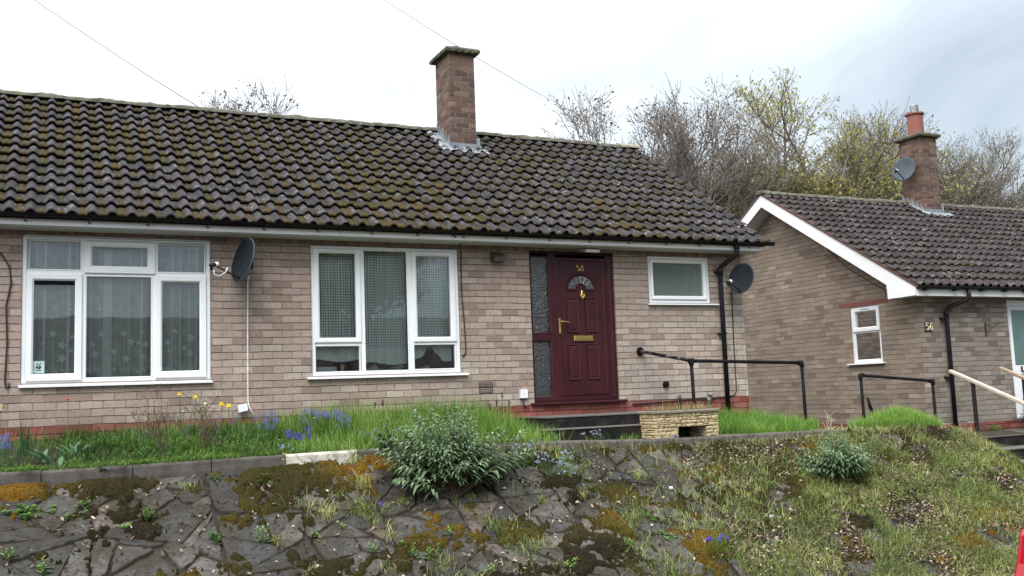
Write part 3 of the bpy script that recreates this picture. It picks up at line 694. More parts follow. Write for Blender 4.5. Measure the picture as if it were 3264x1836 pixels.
# ------------------------------------------------------------------ HOUSE 56 (right)
Y6, Z6, X6 = .229, -.625, 13.32
h56 = thing('brick_bungalow', 'brown-grey brick bungalow with wide white bargeboard on its gable and number 56', 'house', (16, Y6, Z6))
D56 = (15.52, 16.5, Z6+.02, 1.500)
b = B(); P6 = lambda u, z, d: (u, Y6+d, z)
wall_grid(b, X6, 24, Z6, 1.54, [D56, (17.6, 19.6, .0, 1.46)], P6, .1)
b.build('front_wall', M_brick56, h56)
b = B(); g0 = (1.085, 1.79, .470, 1.505)
PG = lambda u, z, d: (X6+d, u, z)
YB = 7.05
wall_grid(b, Y6, YB, Z6, 1.54, [g0], PG, .09)
tri = [(Y6-.0, 1.54), (3.64, 3.80), (YB, 1.54)]
b.quad([(X6, yy, zz_) for yy, zz_ in tri], 0, tri)
b.quad([(24, Y6, Z6), (24, YB, Z6), (24, YB, 1.54), (24, 3.64, 3.8), (24, Y6, 1.54)], 0, [(Y6, Z6), (YB, Z6), (YB, 1.54), (3.64, 3.8), (Y6, 1.54)])
b.quad([(X6, YB, Z6), (24, YB, Z6), (24, YB, 1.6), (X6, YB, 1.6)], 0, [(0, 0), (10, 0), (10, 2), (0, 2)])
b.build('gable_wall', M_gable, h56)
b = B(); b.box(X6+.003, 24, Y6-.004, YB, -2.6, Z6); b.build('plinth', M_redbrick, h56)
b = B(); b.box(X6-.004, X6+.02, .87, 2.04, 1.508, 1.590); b.build('lintel', mat('red_lintel_brick', (.20, .075, .055), (.15, .06, .045), 12, .9), h56)
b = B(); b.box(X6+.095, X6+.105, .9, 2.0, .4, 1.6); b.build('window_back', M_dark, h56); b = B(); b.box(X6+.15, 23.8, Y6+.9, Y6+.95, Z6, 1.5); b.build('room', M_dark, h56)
EY6, EZ6, RY6, RZ6 = -.13, 1.665, 3.64, 3.965
tiled_slope('roof', M_tile56, h56, 12.98, 22.5, (EY6, EZ6), (RY6, RZ6), 15, fine=8, phase=13.06, seed=21, mossy=.72)
b = B(); b.quad([(12.98, RY6, RZ6), (22.5, RY6, RZ6), (22.5, 7.4, 1.62), (12.98, 7.4, 1.62)]); b.quad([(12.99, EY6+.05, EZ6-.02), (22.5, EY6+.05, EZ6-.02), (22.5, RY6, RZ6-.03), (12.99, RY6, RZ6-.03)]); b.build('rear_roof_slope', M_tile56, h56)
b = B(); ridge_run(b, 12.95, 22.5, RY6, RZ6+.075, seed=14, rough=.010); b.build('ridge_tiles', M_ridge, h56)
b = B(); XG = 12.985
ap = 3.635; tz = 3.955; up_ = lambda yy: tz - .605*abs(yy-ap)
poly = [(-.04, 1.535), (-.075, 1.70), (ap, tz), (7.25, up_(7.25)), (7.25, up_(7.25)-.22), (ap, 3.715), (.557, 1.775), (.545, 1.530)]
b.prism([poly[0], poly[1], (.62, up_(.62)), (.557, 1.775), (.545, 1.53)], 0, XG, XG+.022)
b.prism([(.62, up_(.62)), (ap, tz), (ap, 3.715), (.557, 1.775)], 0, XG+.002, XG+.022); b.prism([(ap, tz), (7.25, up_(7.25)), (7.25, up_(7.25)-.24), (ap, 3.715)], 0, XG+.004, XG+.024)
b.build('bargeboard', mat('white_bargeboard', (.80, .80, .81), (.74, .74, .76), 2, .4), h56)
b = B(); b.prism([(-.10, 1.655), (-.10, 1.70), (ap, tz+.045), (7.3, up_(7.3)+.04), (7.3, up_(7.3)), (ap, tz)], 0, XG-.012, XG+.06); b.build('undercloak', mat('brown_undercloak', (.07, .038, .034), (.10, .055, .045), 14, .9, .5, 30), h56)
b = B()
b.quad([(XG+.022, .56, 1.765), (X6, .56, 1.765), (X6, ap, 3.70), (XG+.022, ap, 3.70)]); b.quad([(XG+.022, ap, 3.70), (X6, ap, 3.70), (X6, 7.2, 1.55), (XG+.022, 7.2, 1.55)])
b.box(XG+.022, 24, -.045, Y6, 1.532, 1.540); b.quad([(XG+.02, .545, 1.531), (X6, .545, 1.531), (X6, -.04, 1.531), (XG+.02, -.04, 1.531)]); b.quad([(XG+.02, .55, 1.53), (XG+.02, .56, 1.77), (X6, .56, 1.77), (X6, .55, 1.53)])
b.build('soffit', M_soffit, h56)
b = B(); b.box(XG+.022, 24, -.066, -.045, 1.525, 1.655); b.build('fascia', M_fascia, h56, bevel=.002)
b = B(); gutter(b, 13.0, 24, -.118, 1.685, .052); b.box(13.0, 13.006, -.17, -.066, 1.64, 1.69); gt = b.build('gutter', M_black, h56)
for x in (13.16, 13.85, 14.5, 15.08, 15.6, 16.1): b = B(); b.box(x-.04, x+.04, -.172, -.06, 1.61, 1.64); b.build('gutter_bracket', M_black, gt)
b = B(); b.tube([(14.16, -.118, 1.65), (14.16, -.118, 1.52), (14.13, -.07, 1.45), (13.93, .11, 1.36), (13.90, .155, 1.28), (13.90, .155, 1.1), (13.90, .155, -.80)], .036, 12)
b.tube([(13.90, .155, 1.20), (13.90, .155, 1.30)], .043, 12)
for z in (1.17, .17): b.box(13.80, 13.96, .15, Y6, z-.014, z+.014)
b.build('downpipe', M_black, h56, smooth=True)
# gable window (built facing -y, then turned to face -x)
def turned(o_children, pivot):
    pass
def gable_window():
    r = B(); x = X6+.03
    def rg(y0, y1, z0, z1, prof):
        lp = [[(xx, y0+i, z0+i), (xx, y1-i, z0+i), (xx, y1-i, z1-i), (xx, y0+i, z1-i)] for i, xx in prof]
        for a, c in zip(lp, lp[1:]):
            for k in range(4): r.quad([a[k], a[(k+1) % 4], c[(k+1) % 4], c[k]])
    rg(1.085, 1.79, .470, 1.505, [(0, x+.05), (0, x), (.06, x), (.07, x+.01), (.07, x+.05)])
    r.box(x, x+.05, 1.14, 1.73, 1.02, 1.07)
    wn = r.build('window', M_white, h56, label='narrow white gable window with open-out top light')
    r = B(); rg(1.115, 1.755, 1.05, 1.47, [(0, x+.03), (0, x-.02), (.055, x-.02), (.07, x-.008), (.07, x+.03)]); r.box(x-.024, x-.018, 1.33, 1.55, 1.435, 1.450, 1); r.build('sash', [M_white, M_grey], wn)
    for q in ((1.185, 1.685, 1.12, 1.40), (1.155, 1.72, .54, 1.02)):
        r = B(); r.quad([(x+.02, q[0], q[2]), (x+.02, q[1], q[2]), (x+.02, q[1], q[3]), (x+.02, q[0], q[3])]); r.build('pane', M_glass, wn)
    r = B(); r.box(x+.055, x+.06, 1.2, 1.52, .56, .86); r.build('frosted_film', mat('pale_film', (.42, .45, .40), rough=.9), wn)
    r = B(); r.box(X6-.05, X6+.08, 1.02, 1.90, .452, .475); r.build('sill', M_white, wn)
gable_window()
# front door of 56, hanging bracket, number plate, far window
b = B(); frame_piece(b, *D56, .06, Y6+.02, Y6+.08); b.box(D56[0], D56[1], Y6+.018, Y6+.03, 1.395, 1.5)
dr = b.build('front_door', M_white, h56, label='white front door with tall green-tinted glass')
b = B(); b.ring(15.58, 16.44, -.57, 1.39, [(0, Y6+.03), (.06, Y6+.025), (.07, Y6+.035)]); b.box(15.60, 16.42, Y6+.027, Y6+.06, -.56, .335); b.build('door_leaf', M_white, dr)
pane('glass_panel', 15.645, 16.38, .345, 1.335, Y6+.04, mat('green_glass', (.10, .17, .15), (.08, .14, .125), 3, .15, spec=.8), dr)
b = B(); b.box(15.775, 15.79, Y6+.0, Y6+.027, .23, .315); b.box(15.775, 16.05, Y6+.0, Y6+.027, .222, .236); b.box(15.665, 16.3, Y6+.015, Y6+.027, .16, .175, 1); b.build('letter_plate', [M_black, M_grey], dr)
window(h56, 'window', (17.6, 19.6, 0.0, 1.46), [], [], [], [((17.66, 19.54, .06, 1.40), (17.74, 19.46, .14, 1.32))], Y6+.02)
b = B(); stroke_text(b, '56', 13.452, .975, .115, Y6-.022, .0105); b.build('house_number', M_cream, h56); b = B(); b.box(13.432, 13.612, Y6-.016, Y6, .950, 1.098); b.build('number_plate', mat('dark_plate', (.04, .03, .025), rough=.6), h56, bevel=.004)
b = B(); b.box(14.90, 14.918, Y6-.02, Y6, .85, 1.09); b.tube([(14.91, Y6-.02, 1.062), (14.95, Y6-.35, 1.065)], .006, 6); b.tube([(14.91, Y6-.02, .90), (14.93, Y6-.12, 1.0), (14.94, Y6-.26, 1.06)], .005, 6); b.tube([(14.92, Y6-.06, 1.02), (14.925, Y6-.09, 1.04)], .012, 6)
b.build('basket_bracket', mat('rusty_iron', (.05, .035, .03), rough=.8), h56)
sl56 = lambda yy: EZ6 + (RZ6-EZ6)*(yy-EY6)/(RY6-EY6)
ch = chimney(h56, 17.02, 17.49, 3.118, 3.708, 3.5, 5.36, sl56, label='brown brick chimney stack with red clay pot')
b = B(); b.tube([(17.27, 3.43, 5.42), (17.27, 3.43, 5.95)], [.175, .165], 20); b.tube([(17.27, 3.43, 5.94), (17.27, 3.43, 5.975)], .20, 20); cp = b.build('chimney_pot', M_pot, ch, smooth=False)
b = B(); b.tube([(17.27, 3.43, 5.97), (17.27, 3.43, 6.17)], .075, 16)
for k in range(6): b.tube([(17.27, 3.43, 6.0+k*.028), (17.27, 3.43, 6.010+k*.028)], .095, 16)
b.build('steel_terminal', M_chrome, cp)

# ------------------------------------------------------------------ pixel ray to a point on the ground (the plants stand where it lands)
def ray(px, py):
    r2 = (px-1632)/3120.2; u2 = -(py-918)/3120.2
    return (rt*r2 + up*u2 + fwd).normalized()
def ground_at(px, py):
    d = ray(px, py); o = Vector((0, -D, HC)); t = 5.0
    while t < 40:
        p = o + d*t
        if p.z <= H(p.x, p.y): break
        t += .02
    return Vector((p.x, p.y, H(p.x, p.y)))
def at_y(px, py, y):
    d = ray(px, py); return Vector((0, -D, HC)) + d*((y+D)/d.y)

# ------------------------------------------------------------------ ground, road, paths, kerb
xs = np.concatenate([[-300, -120, -50, -20, -12], np.arange(-9, 16, .07), [17, 19, 22, 26, 32, 45, 70, 120, 300]])
ys = np.concatenate([[-300, -120, -60, -30, -15, -9, -7.2], np.arange(-6.4, .35, .07), [1, 2, 4, 8, 14, 30, 60, 120, 300]])
V = []; 
for y in ys:
    for x in xs:
        V.append((x, y, (H(x, -1.80) + (y+1.80)*-.0 if (-1.80 < y < -1.60 and x < 9.9) else H(x, y)) - (.012 if (-1.72 < y < -.0 and -9 < x < 9.8) else 0) - (.05 if y < -6.0 else 0)))
nx = len(xs); F = [(j*nx+i, j*nx+i+1, (j+1)*nx+i+1, (j+1)*nx+i) for j in range(len(ys)-1) for i in range(nx-1)]
# ground material: earth with mossy and leafy patches
m, nt, bb = newmat('earth_ground'); oc = nt.nodes.new('ShaderNodeTexCoord').outputs['Object']
c_ = ramp(nt, noise_n(nt, 1.6, 6, .6, oc), [(.3, (.018, .013, .010)), (.5, (.034, .025, .018)), (.62, (.032, .029, .012)), (.75, (.055, .042, .030))])
c_ = mix_c(nt, 1, c_, ramp(nt, noise_n(nt, 45, 5, .75, oc), [(.3, (.4, .4, .4)), (.72, (2.0, 1.9, 1.8))]), 'MULTIPLY')
nt.links.new(c_, bb.inputs['Base Color']); bb.inputs['Roughness'].default_value = 1; bump_n(nt, noise_n(nt, 40, 7, .75, oc), bb, 1, .03)
M_ground = m
struct(np_mesh('ground', V, F, M_ground, smooth=True))
def sheet(name, x0, x1, y0, y1, fz, m, n=60, th=.0):
    b = B()
    for i in range(n):
        a = x0+(x1-x0)*i/n; c = x0+(x1-x0)*(i+1)/n
        b.quad([(a, y0, fz(a, y0)), (c, y0, fz(c, y0)), (c, y1, fz(c, y1)), (a, y1, fz(a, y1))])
    return struct(b.build(name, m))
sheet('road', -60, 60, -15.5, -6.6, lambda x, y: road_z(x)+.004, M_tarmac)
b = B()
for i in range(60):
    a, c = -60+2*i, -58+2*i; b.quad([(a, -6.6, road_z(a)), (c, -6.6, road_z(c)), (c, -6.6, road_z(c)+.11), (a, -6.6, road_z(a)+.11)]); b.quad([(a, -6.6, road_z(a)+.11), (c, -6.6, road_z(c)+.11), (c, -6.45, road_z(c)+.11), (a, -6.45, road_z(a)+.11)]); b.quad([(a, -6.45, road_z(a)+.11), (c, -6.45, road_z(c)+.11), (c, -5.1, road_z(c)+.11), (a, -5.1, road_z(a)+.11)]); b.quad([(a, -5.1, road_z(a)-.1), (c, -5.1, road_z(c)-.1), (c, -5.1, road_z(c)+.11), (a, -5.1, road_z(a)+.11)])
struct(b.build('pavement', M_path))
# kerb of edging units along the top of the bank
joints = [-8, -7.1, -6.2, -5.3, -4.4, -3.5, -2.6, -1.75, -.9, -.02, .76, 1.48, 2.20, 2.95, 3.75, 4.55, 5.30, 6.1, 6.9, 7.78, 8.5, 9.1, 9.7, 10.2]
b = B()
for i, (a, c) in enumerate(zip(joints, joints[1:])):
    rr = random.Random(i); n = 8; dy = rr.uniform(-.012, .012); dz = rr.uniform(-.006, .006)
    mi = 1 if abs(a-2.20) < .01 else 0
    vs = []; a += .004; c -= .004
    for k in range(n+1):
        x = a+(c-a)*k/n; z = ip(x, ZK)+dz; j = .006*noise.noise(Vector((x*6, i, 0))); q = .008*noise.noise(Vector((x*9, 3, i)))
        for (py, pz) in ((-1.70, -.24), (-1.705+j, -.10), (-1.70+j, -.02), (-1.685, q), (-1.60, q*.6), (-1.595, -.24)): vs.append((x, py+dy, z+pz))
    fs = [(k*6+j, k*6+j+1, (k+1)*6+j+1, (k+1)*6+j) for k in range(n) for j in range(5)] + [tuple(range(6))[::-1], tuple(n*6+j for j in range(6))]
    b.add(vs, fs, mi)
struct(b.build('kerb', [M_kerb, M_kerbw], bevel=.004))
sheet('path', 2.3, 9.0, -1.60, -1.25, lambda x, y: ip(x, ZK)-.006, M_path, 20)
b = B()
for i in range(5): b.box(9.55+i*.78, 10.31+i*.78, -.2+(.4 if i else 0), 7, -1.2, ip(9.9+i*.78, ZW)+.012)
struct(b.build('side_path', M_tread))
# bed edges just in front of the planting: rough clods
# ------------------------------------------------------------------ crazy paving on the bank
rng = np.random.RandomState(12)
CT = .875
def slope_pt(x, s, dz=0): y = YK - .03 - s*CT; return (x, y, H(x, y)+dz)
def parea(p): return .5*abs(sum(p[k][0]*p[(k+1) % len(p)][1]-p[(k+1) % len(p)][0]*p[k][1] for k in range(len(p))))
def pcut(p, nx_, ns, c0):
    o = []
    for k in range(len(p)):
        a, c = p[k], p[(k+1) % len(p)]; da = a[0]*nx_+a[1]*ns-c0; dc = c[0]*nx_+c[1]*ns-c0
        if da <= 0: o.append(a)
        if (da < 0) != (dc < 0): t = da/(da-dc); o.append((a[0]+(c[0]-a[0])*t, a[1]+(c[1]-a[1])*t))
    return o
polys = []; stack = []
xx = -5.2
while xx < 12.9:
    wd_ = rng.uniform(.8, 1.5); stack.append([(xx, 0), (xx+wd_, 0), (xx+wd_+rng.uniform(-.2, .2), 3.7), (xx, 3.7)]); xx += wd_
# neighbouring columns share a jittered border
for k in range(len(stack)-1): stack[k+1][3] = stack[k][2]
while stack:
    p = stack.pop(); ar = parea(p)
    lim = math.exp(rng.normal(math.log(.15), .6))
    if ar < .012: 
        polys.append(p); continue
    if ar < lim: polys.append(p); continue
    cx_ = sum(q[0] for q in p)/len(p); cs_ = sum(q[1] for q in p)/len(p)
    dmax = max(((p[i][0]-p[j][0])**2+(p[i][1]-p[j][1])**2, i, j) for i in range(len(p)) for j in range(i)); dx_ = p[dmax[1]][0]-p[dmax[2]][0]; ds_ = p[dmax[1]][1]-p[dmax[2]][1]
    an = math.atan2(ds_, dx_) + rng.normal(0, .42)
    nx_, ns = math.cos(an), math.sin(an); r_ = math.sqrt(dmax[0]); off = rng.uniform(-.16, .16)*r_; c0 = cx_*nx_+cs_*ns+off
    p1, p2 = pcut(p, nx_, ns, c0), pcut(p, -nx_, -ns, -c0)
    for q in (p1, p2):
        if len(q) >= 3: stack.append(q)
b = B(); ED = []
for poly in polys:
    x = sum(q[0] for q in poly)/len(poly); s_ = sum(q[1] for q in poly)/len(poly)
    ar0 = parea(poly)
    # shrink every edge by its own gap
    q0 = list(poly); sgn = 1 if sum(q0[k][0]*q0[(k+1) % len(q0)][1]-q0[(k+1) % len(q0)][0]*q0[k][1] for k in range(len(q0))) > 0 else -1
    for k in range(len(poly)):
        a, c = poly[k], poly[(k+1) % len(poly)]; ln = math.hypot(c[0]-a[0], c[1]-a[1])
        if ln < .01: continue
        nx_, ns = sgn*(c[1]-a[1])/ln, -sgn*(c[0]-a[0])/ln; gap = .005 + .020*rng.rand()**2.2
        q0 = pcut(q0, nx_, ns, a[0]*nx_+a[1]*ns-gap)
        if len(q0) < 3: break
    if len(q0) < 3: continue
    if rng.rand() < .5 and len(q0) >= 4:      # a broken-off corner
        k = rng.randint(len(q0)); a, c0_, d_ = q0[k-1], q0[k], q0[(k+1) % len(q0)]; u = rng.uniform(.12, .35)
        q0[k:k+1] = [(c0_[0]+(a[0]-c0_[0])*u, c0_[1]+(a[1]-c0_[1])*u), (c0_[0]+(d_[0]-c0_[0])*u, c0_[1]+(d_[1]-c0_[1])*u)]
    poly = q0; x = sum(q[0] for q in poly)/len(poly); s_ = sum(q[1] for q in poly)/len(poly)
    if rng.rand() < .05 and ar0 < .06: continue
    ar = .5*abs(sum(poly[k][0]*poly[(k+1) % len(poly)][1]-poly[(k+1) % len(poly)][0]*poly[k][1] for k in range(len(poly))))
    if ar < .004: continue
    fine = []
    for k in range(len(poly)):
        a, c = poly[k], poly[(k+1) % len(poly)]; ln = math.hypot(c[0]-a[0], c[1]-a[1]); n = max(1, int(ln/.055))
        for t in range(n):
            q = t/n; jx = rng.randn()*.0055; js = rng.randn()*.0055
            cut = .012 if t == 0 else 0
            px = a[0]+(c[0]-a[0])*q + jx; ps = a[1]+(c[1]-a[1])*q + js
            fine.append((px + (x-px)*cut/.2, ps + (s_-ps)*cut/.2))
    tx, ts = rng.randn()*.028, rng.randn()*.028; h0 = .020 + rng.rand()*.016
    if x > 7.5 + 1.2*noise.noise(Vector((x, s_, 0))): h0 -= .010
    _, y_, z_ = slope_pt(x, s_)
    gx = (H(x+.1, y_)-H(x-.1, y_))/.2; gy = (H(x, y_+.1)-H(x, y_-.1))/.2
    top = []; bot = []; mid = []
    for (px, ps) in fine:
        yy = YK-.03-ps*CT; zt = z_ + gx*(px-x) + gy*(yy-y_) + h0 + tx*(px-x) + ts*(ps-s_) + rng.randn()*.0012
        mid.append((px, yy, zt-.006)); bot.append((px, yy, zt-.07))
        top.append((px+(x-px)*.022, yy+(y_-yy)*.022, zt))
    n = len(top); tint = float(rng.rand())
    # interior ring for a slightly uneven face
    inn = [(p[0]+(x-p[0])*.5, p[1]+(y_-p[1])*.5, p[2]+(z_+h0-p[2])*.5 + rng.randn()*.0025) for p in top]
    vs = top + mid + bot + inn + [(x, y_, z_+h0)]
    fs = [(n+k, n+(k+1) % n, (k+1) % n, k) for k in range(n)] + [(2*n+k, 2*n+(k+1) % n, n+(k+1) % n, n+k) for k in range(n)]
    fs += [(k, (k+1) % n, 3*n+(k+1) % n, 3*n+k) for k in range(n)] + [(3*n+k, 3*n+(k+1) % n, 4*n) for k in range(n)]
    b.add(vs, fs, 0, tint); ED += [1.0]*(3*n) + [.35]*n + [0.0]
m, nt, bb = newmat('paving_stone'); oc = nt.nodes.new('ShaderNodeTexCoord').outputs['Object']
t_ = attr_n(nt, 'tint')
c_ = ramp(nt, t_.outputs['Fac'], [(0, (.036, .036, .036)), (.4, (.056, .055, .052)), (.68, (.082, .078, .070)), (.86, (.108, .098, .086)), (.95, (.118, .090, .076)), (1, (.17, .16, .14))])
c_ = mix_c(nt, .85, c_, ramp(nt, noise_n(nt, 7, 7, .7, oc), [(.3, (.6, .6, .6)), (.7, (1.35, 1.33, 1.3))]), 'MULTIPLY')
c_ = mix_c(nt, ramp(nt, noise_n(nt, 3.2, 6, .7, oc), [(.44, (0, 0, 0)), (.60, (.85, .85, .85))]), c_, (.034, .024, .016))
ed = math_n(nt, 'ADD', attr_n(nt, 'edge').outputs['Fac'], math_n(nt, 'MULTIPLY_ADD', noise_n(nt, 13, 6, .75, oc), 2.4, -1.55))
c_ = mix_c(nt, ramp(nt, ed, [(.35, (0, 0, 0)), (.9, (.85, .85, .85))]), c_, ramp(nt, noise_n(nt, 30, 4, .7, oc), [(.35, (.018, .014, .008)), (.65, (.052, .040, .022))]))
sp = ramp(nt, noise_n(nt, 75, 2, .5, oc), [(.66, (0, 0, 0)), (.72, (1, 1, 1))])
c_ = mix_c(nt, math_n(nt, 'MULTIPLY', sp, .4), c_, (.17, .165, .15))
dk = ramp(nt, noise_n(nt, 34, 3, .6, oc), [(.60, (0, 0, 0)), (.66, (1, 1, 1))])
c_ = mix_c(nt, math_n(nt, 'MULTIPLY', dk, .75), c_, (.012, .012, .007))
nt.links.new(c_, bb.inputs['Base Color']); bb.inputs['Roughness'].default_value = .88; bb.inputs['Specular IOR Level'].default_value = .3
bump_n(nt, math_n(nt, 'ADD', noise_n(nt, 22, 9, .8, oc), math_n(nt, 'MULTIPLY', dk, .5)), bb, 1.0, .018)
so = struct(b.build('crazy_paving', m)); at = so.data.attributes.new('edge', 'FLOAT', 'POINT'); at.data.foreach_set('value', ED)
# moss creeping over the stones
ux = np.concatenate([np.arange(-5.2, -1.2, .08), np.arange(-1.2, 8.5, .02), np.arange(8.5, 12.7, .035)]); us = np.arange(.004, 3.1, .021); V = []; T = []
def moss_amt(x, s_):
    a = .8*noise.noise(Vector((x*1.7, s_*2.3, 1.3))) + .6*noise.noise(Vector((x*4.3, s_*5.2, 7))) + .48*noise.noise(Vector((x*11, s_*11, 2))) + 1.3*max(0, noise.noise(Vector((x*27, s_*27, 13)))-.36) + .25*noise.noise(Vector((x*24, s_*24, 3)))
    top = math.exp(-(s_/.30)**2)*(.46 if x < 3.2 else .16)
    return a + top - .31
for s_ in us:
    for x in ux:
        mo = moss_amt(x, s_); lump = noise.noise(Vector((x*26, s_*26, 4)))*.5+.5
        hh = min(.028, mo*.10) if mo > 0 else mo*.25
        dz = .036 + hh + (lump*.020 + .014*noise.noise(Vector((x*43, s_*43, 8))) + noise.noise(Vector((x*60, s_*60, 4)))*.004 if mo > -.03 else 0)
        V.append(slope_pt(x, s_, dz if mo > -.12 else -.05)); T.append(min(1, max(0, .45 + .9*noise.noise(Vector((x*.75+3, s_*1.1, 11))) + (.30*math.exp(-(s_/.5)**2) if x < 3.5 else -.02))))
n1 = len(ux); F = [(j*n1+i+1, j*n1+i, (j+1)*n1+i, (j+1)*n1+i+1) for j in range(len(us)-1) for i in range(n1-1)]
m, nt, bb = newmat('moss'); oc = nt.nodes.new('ShaderNodeTexCoord').outputs['Object']
c_ = ramp(nt, attr_n(nt, 'tint').outputs['Fac'], [(.2, (.016, .013, .007)), (.45, (.030, .025, .008)), (.68, (.062, .044, .009)), (.92, (.115, .060, .008))])
c_ = mix_c(nt, 1, c_, ramp(nt, noise_n(nt, 55, 6, .8, oc), [(.36, (.16, .16, .16)), (.64, (2.2, 2.15, 1.9))]), 'MULTIPLY')
nt.links.new(c_, bb.inputs['Base Color']); bb.inputs['Roughness'].default_value = 1; bb.inputs['Specular IOR Level'].default_value = .1; bump_n(nt, noise_n(nt, 90, 6, .8, oc), bb, 1, .02)
tag(np_mesh('moss', V, F, m, T, smooth=True), 'olive and golden moss cushions spread over the sloping paving stones', 'moss', kind='stuff')

# ------------------------------------------------------------------ steps, planter, rails
t = thing('front_steps', 'two dark concrete steps up to the plum front door', 'steps', (6.5, -.8, -.4))
b = B(); b.box(5.35, 7.47, -1.30, -.004, -.9, -.288); b.box(5.55, 7.47, -.97, -.004, -.2879, -.152); b.build('step_body', M_conc, t, bevel=.012, segs=2)
b = B(); b.box(5.34, 7.478, -1.31, -.96, -.290, -.280); b.build('tread', M_tread, t); b = B(); b.box(5.54, 7.478, -.98, -.006, -.153, -.143); b.build('tread', M_tread, t)
# planter of yellow stone blocks
t = thing('stone_planter', 'yellow stone-block trough planter on two legs by the kerb', 'planter', (7.16, -1.6, -.46))
x0, x1, y0, y1 = 6.70, 7.64, -1.62, -1.27; zb, zt = -.452, -.150
b = B()
b.box(x0+.012, x1-.012, y0+.012, y1-.012, -.318, zt); b.box(x0+.012, 7.020, y0+.012, y1-.012, zb, -.317); b.box(7.462, x1-.012, y0+.012, y1-.012, zb, -.317)
b.build('mortar_core', M_mortarp, t)
b = B(); rr = random.Random(5)
def blocks(u0, u1, z0, z1, P, rows):
    z = z0; hs = [rr.uniform(.8, 1.2) for _ in range(rows)]; k = (z1-z0)/sum(hs)
    for h_ in hs:
        h_ *= k; u = u0
        while u < u1-.01:
            l = rr.choice([.08, .11, .15, .19, .06]); 
            if u+l > u1-.045: l = u1-u
            spl = rr.random() < .25
            for (za, zc) in (((z, z+h_*.48), (z+h_*.5, z+h_)) if spl else ((z, z+h_),)):
                g = .005; n1_, n2_ = 4, 2; o_ = rr.uniform(.006, .016); vs = []
                for i in range(n1_+1):
                    for j in range(n2_+1):
                        uu = u+g+(l-2*g)*i/n1_; z_ = za+g*.8+(zc-za-1.6*g)*j/n2_
                        e_ = 0 if i in (0, n1_) or j in (0, n2_) else 1
                        vs.append(P(uu + rr.uniform(-.003, .003), z_ + rr.uniform(-.003, .003), o_*(.75 + .35*e_) + rr.uniform(-.003, .003)))
                nb = len(vs); vs += [P(uu, z_, -.02) for uu, z_ in ((u+g, za+g), (u+l-g, za+g), (u+l-g, zc-g), (u+g, zc-g))]
                w_ = n2_+1; fs = [(i*w_+j, (i+1)*w_+j, (i+1)*w_+j+1, i*w_+j+1) for i in range(n1_) for j in range(n2_)]
                e0 = [i*w_ for i in range(n1_+1)]; e1 = [i*w_+n2_ for i in range(n1_+1)]
                fs += [tuple([nb, nb+1] + e0[::-1]), tuple([nb+2, nb+3] + e1), tuple([nb+3, nb] + [j for j in range(w_)]), tuple([nb+1, nb+2] + [n1_*w_+j for j in range(w_)][::-1])]
                b.add(vs, fs)
            u += l
        z += h_
PF = lambda u, z, o_: (u, y0+.010-o_, z)
blocks(x0, x1, -.318, zt, PF, 4); blocks(x0, 7.030, zb, -.322, PF, 3); blocks(7.452, x1, zb, -.322, PF, 3)
PS = lambda u, z, o_: (x1-.010+o_, u, z); PL = lambda u, z, o_: (x0+.010-o_, u, z); blocks(y0, y1, zb, zt, PS, 7); blocks(y0, y1, zb, zt, PL, 7)
PI_ = lambda u, z, o_: (7.455-o_*.5, u, z); blocks(y0, y1, zb, -.322, PI_, 3); PJ_ = lambda u, z, o_: (7.027+o_*.5, u, z); blocks(y0, y1, zb, -.322, PJ_, 3)
b.build('stone_blocks', M_stonep, t)
b = B(); b.box(x0-.022, x1+.022, y0-.022, y1+.02, zt, zt+.038); b.build('coping', M_copingp, t, bevel=.010, segs=2)
b = B(); b.box(x0+.03, x1-.03, y0+.03, y1-.03, zt+.02, zt+.044); b.build('soil', M_soil, t)
def rail(name, label, parts):
    t = thing(name, label, 'handrail', parts[0][1][0])
    for nm, p, r, m_ in parts: b = B(); b.tube(p, r, 12, cap=True); b.build(nm, m_, t, smooth=True)
    return t
M_railmark = mat('flaking_black_paint', (.010, .008, .009), (.02, .016, .015), 15, .6, .5, 60, dirt=(.22, .20, .19), dscale=9, spec=.1)
ya = -1.05
t = thing('pipe_handrail', 'black iron pipe handrail bolted to the wall beside the plum door', 'handrail', (9.5, ya, -.5))
Bx = Vector((7.58, 0, .69)); T1 = at_y(2203, 1150, ya); T2 = at_y(2553, 1156, ya)
b = B(); b.tube([(7.575, 0, .690), (7.58, -.02, .689)], .062, 16); b.tube([(7.578, -.02, .689), (7.58, -.05, .686)], .036, 12); b.build('wall_flange', M_pipe, t)
b = B(); b.tube([(7.579, -.03, .688), T1], .0225, 12, cap=False); b.build('rail', M_railmark, t, smooth=True)
b = B(); b.tube([T1, T2], .0235, 12); b.build('rail', M_pipe, t, smooth=True)
b = B(); b.tube([T1 - Vector((.035, 0, 0)), T1 + Vector((.04, 0, 0))], .034, 12); b.tube([T1, T1-Vector((0, 0, .06))], .033, 12); b.build('tee_joint', M_pipe, t, smooth=True); b = B(); b.tube([T2-Vector((.05, 0, 0)), T2 + Vector((.012, 0, 0)), T2+Vector((.014, 0, -.02)), T2-Vector((-.012, 0, .06))], .033, 12); b.build('elbow_joint', M_pipe, t, smooth=True)
for q in (T1, T2): b = B(); b.tube([(q.x+(.012 if q is T2 else 0), q.y, q.z-.03), (q.x+.02, q.y, -.75)], .0235, 12); b.build('post', M_pipe, t, smooth=True)
ya = -1.0
A1, A2 = at_y(2743, 1196, ya), at_y(2972, 1214, ya)
t = thing('pipe_handrail', 'black iron pipe handrail standing alone before the gable wall', 'handrail', (11.4, ya, -.5))
b = B(); b.tube([A1, A2], .0225, 12); b.build('rail', M_pipe, t, smooth=True)
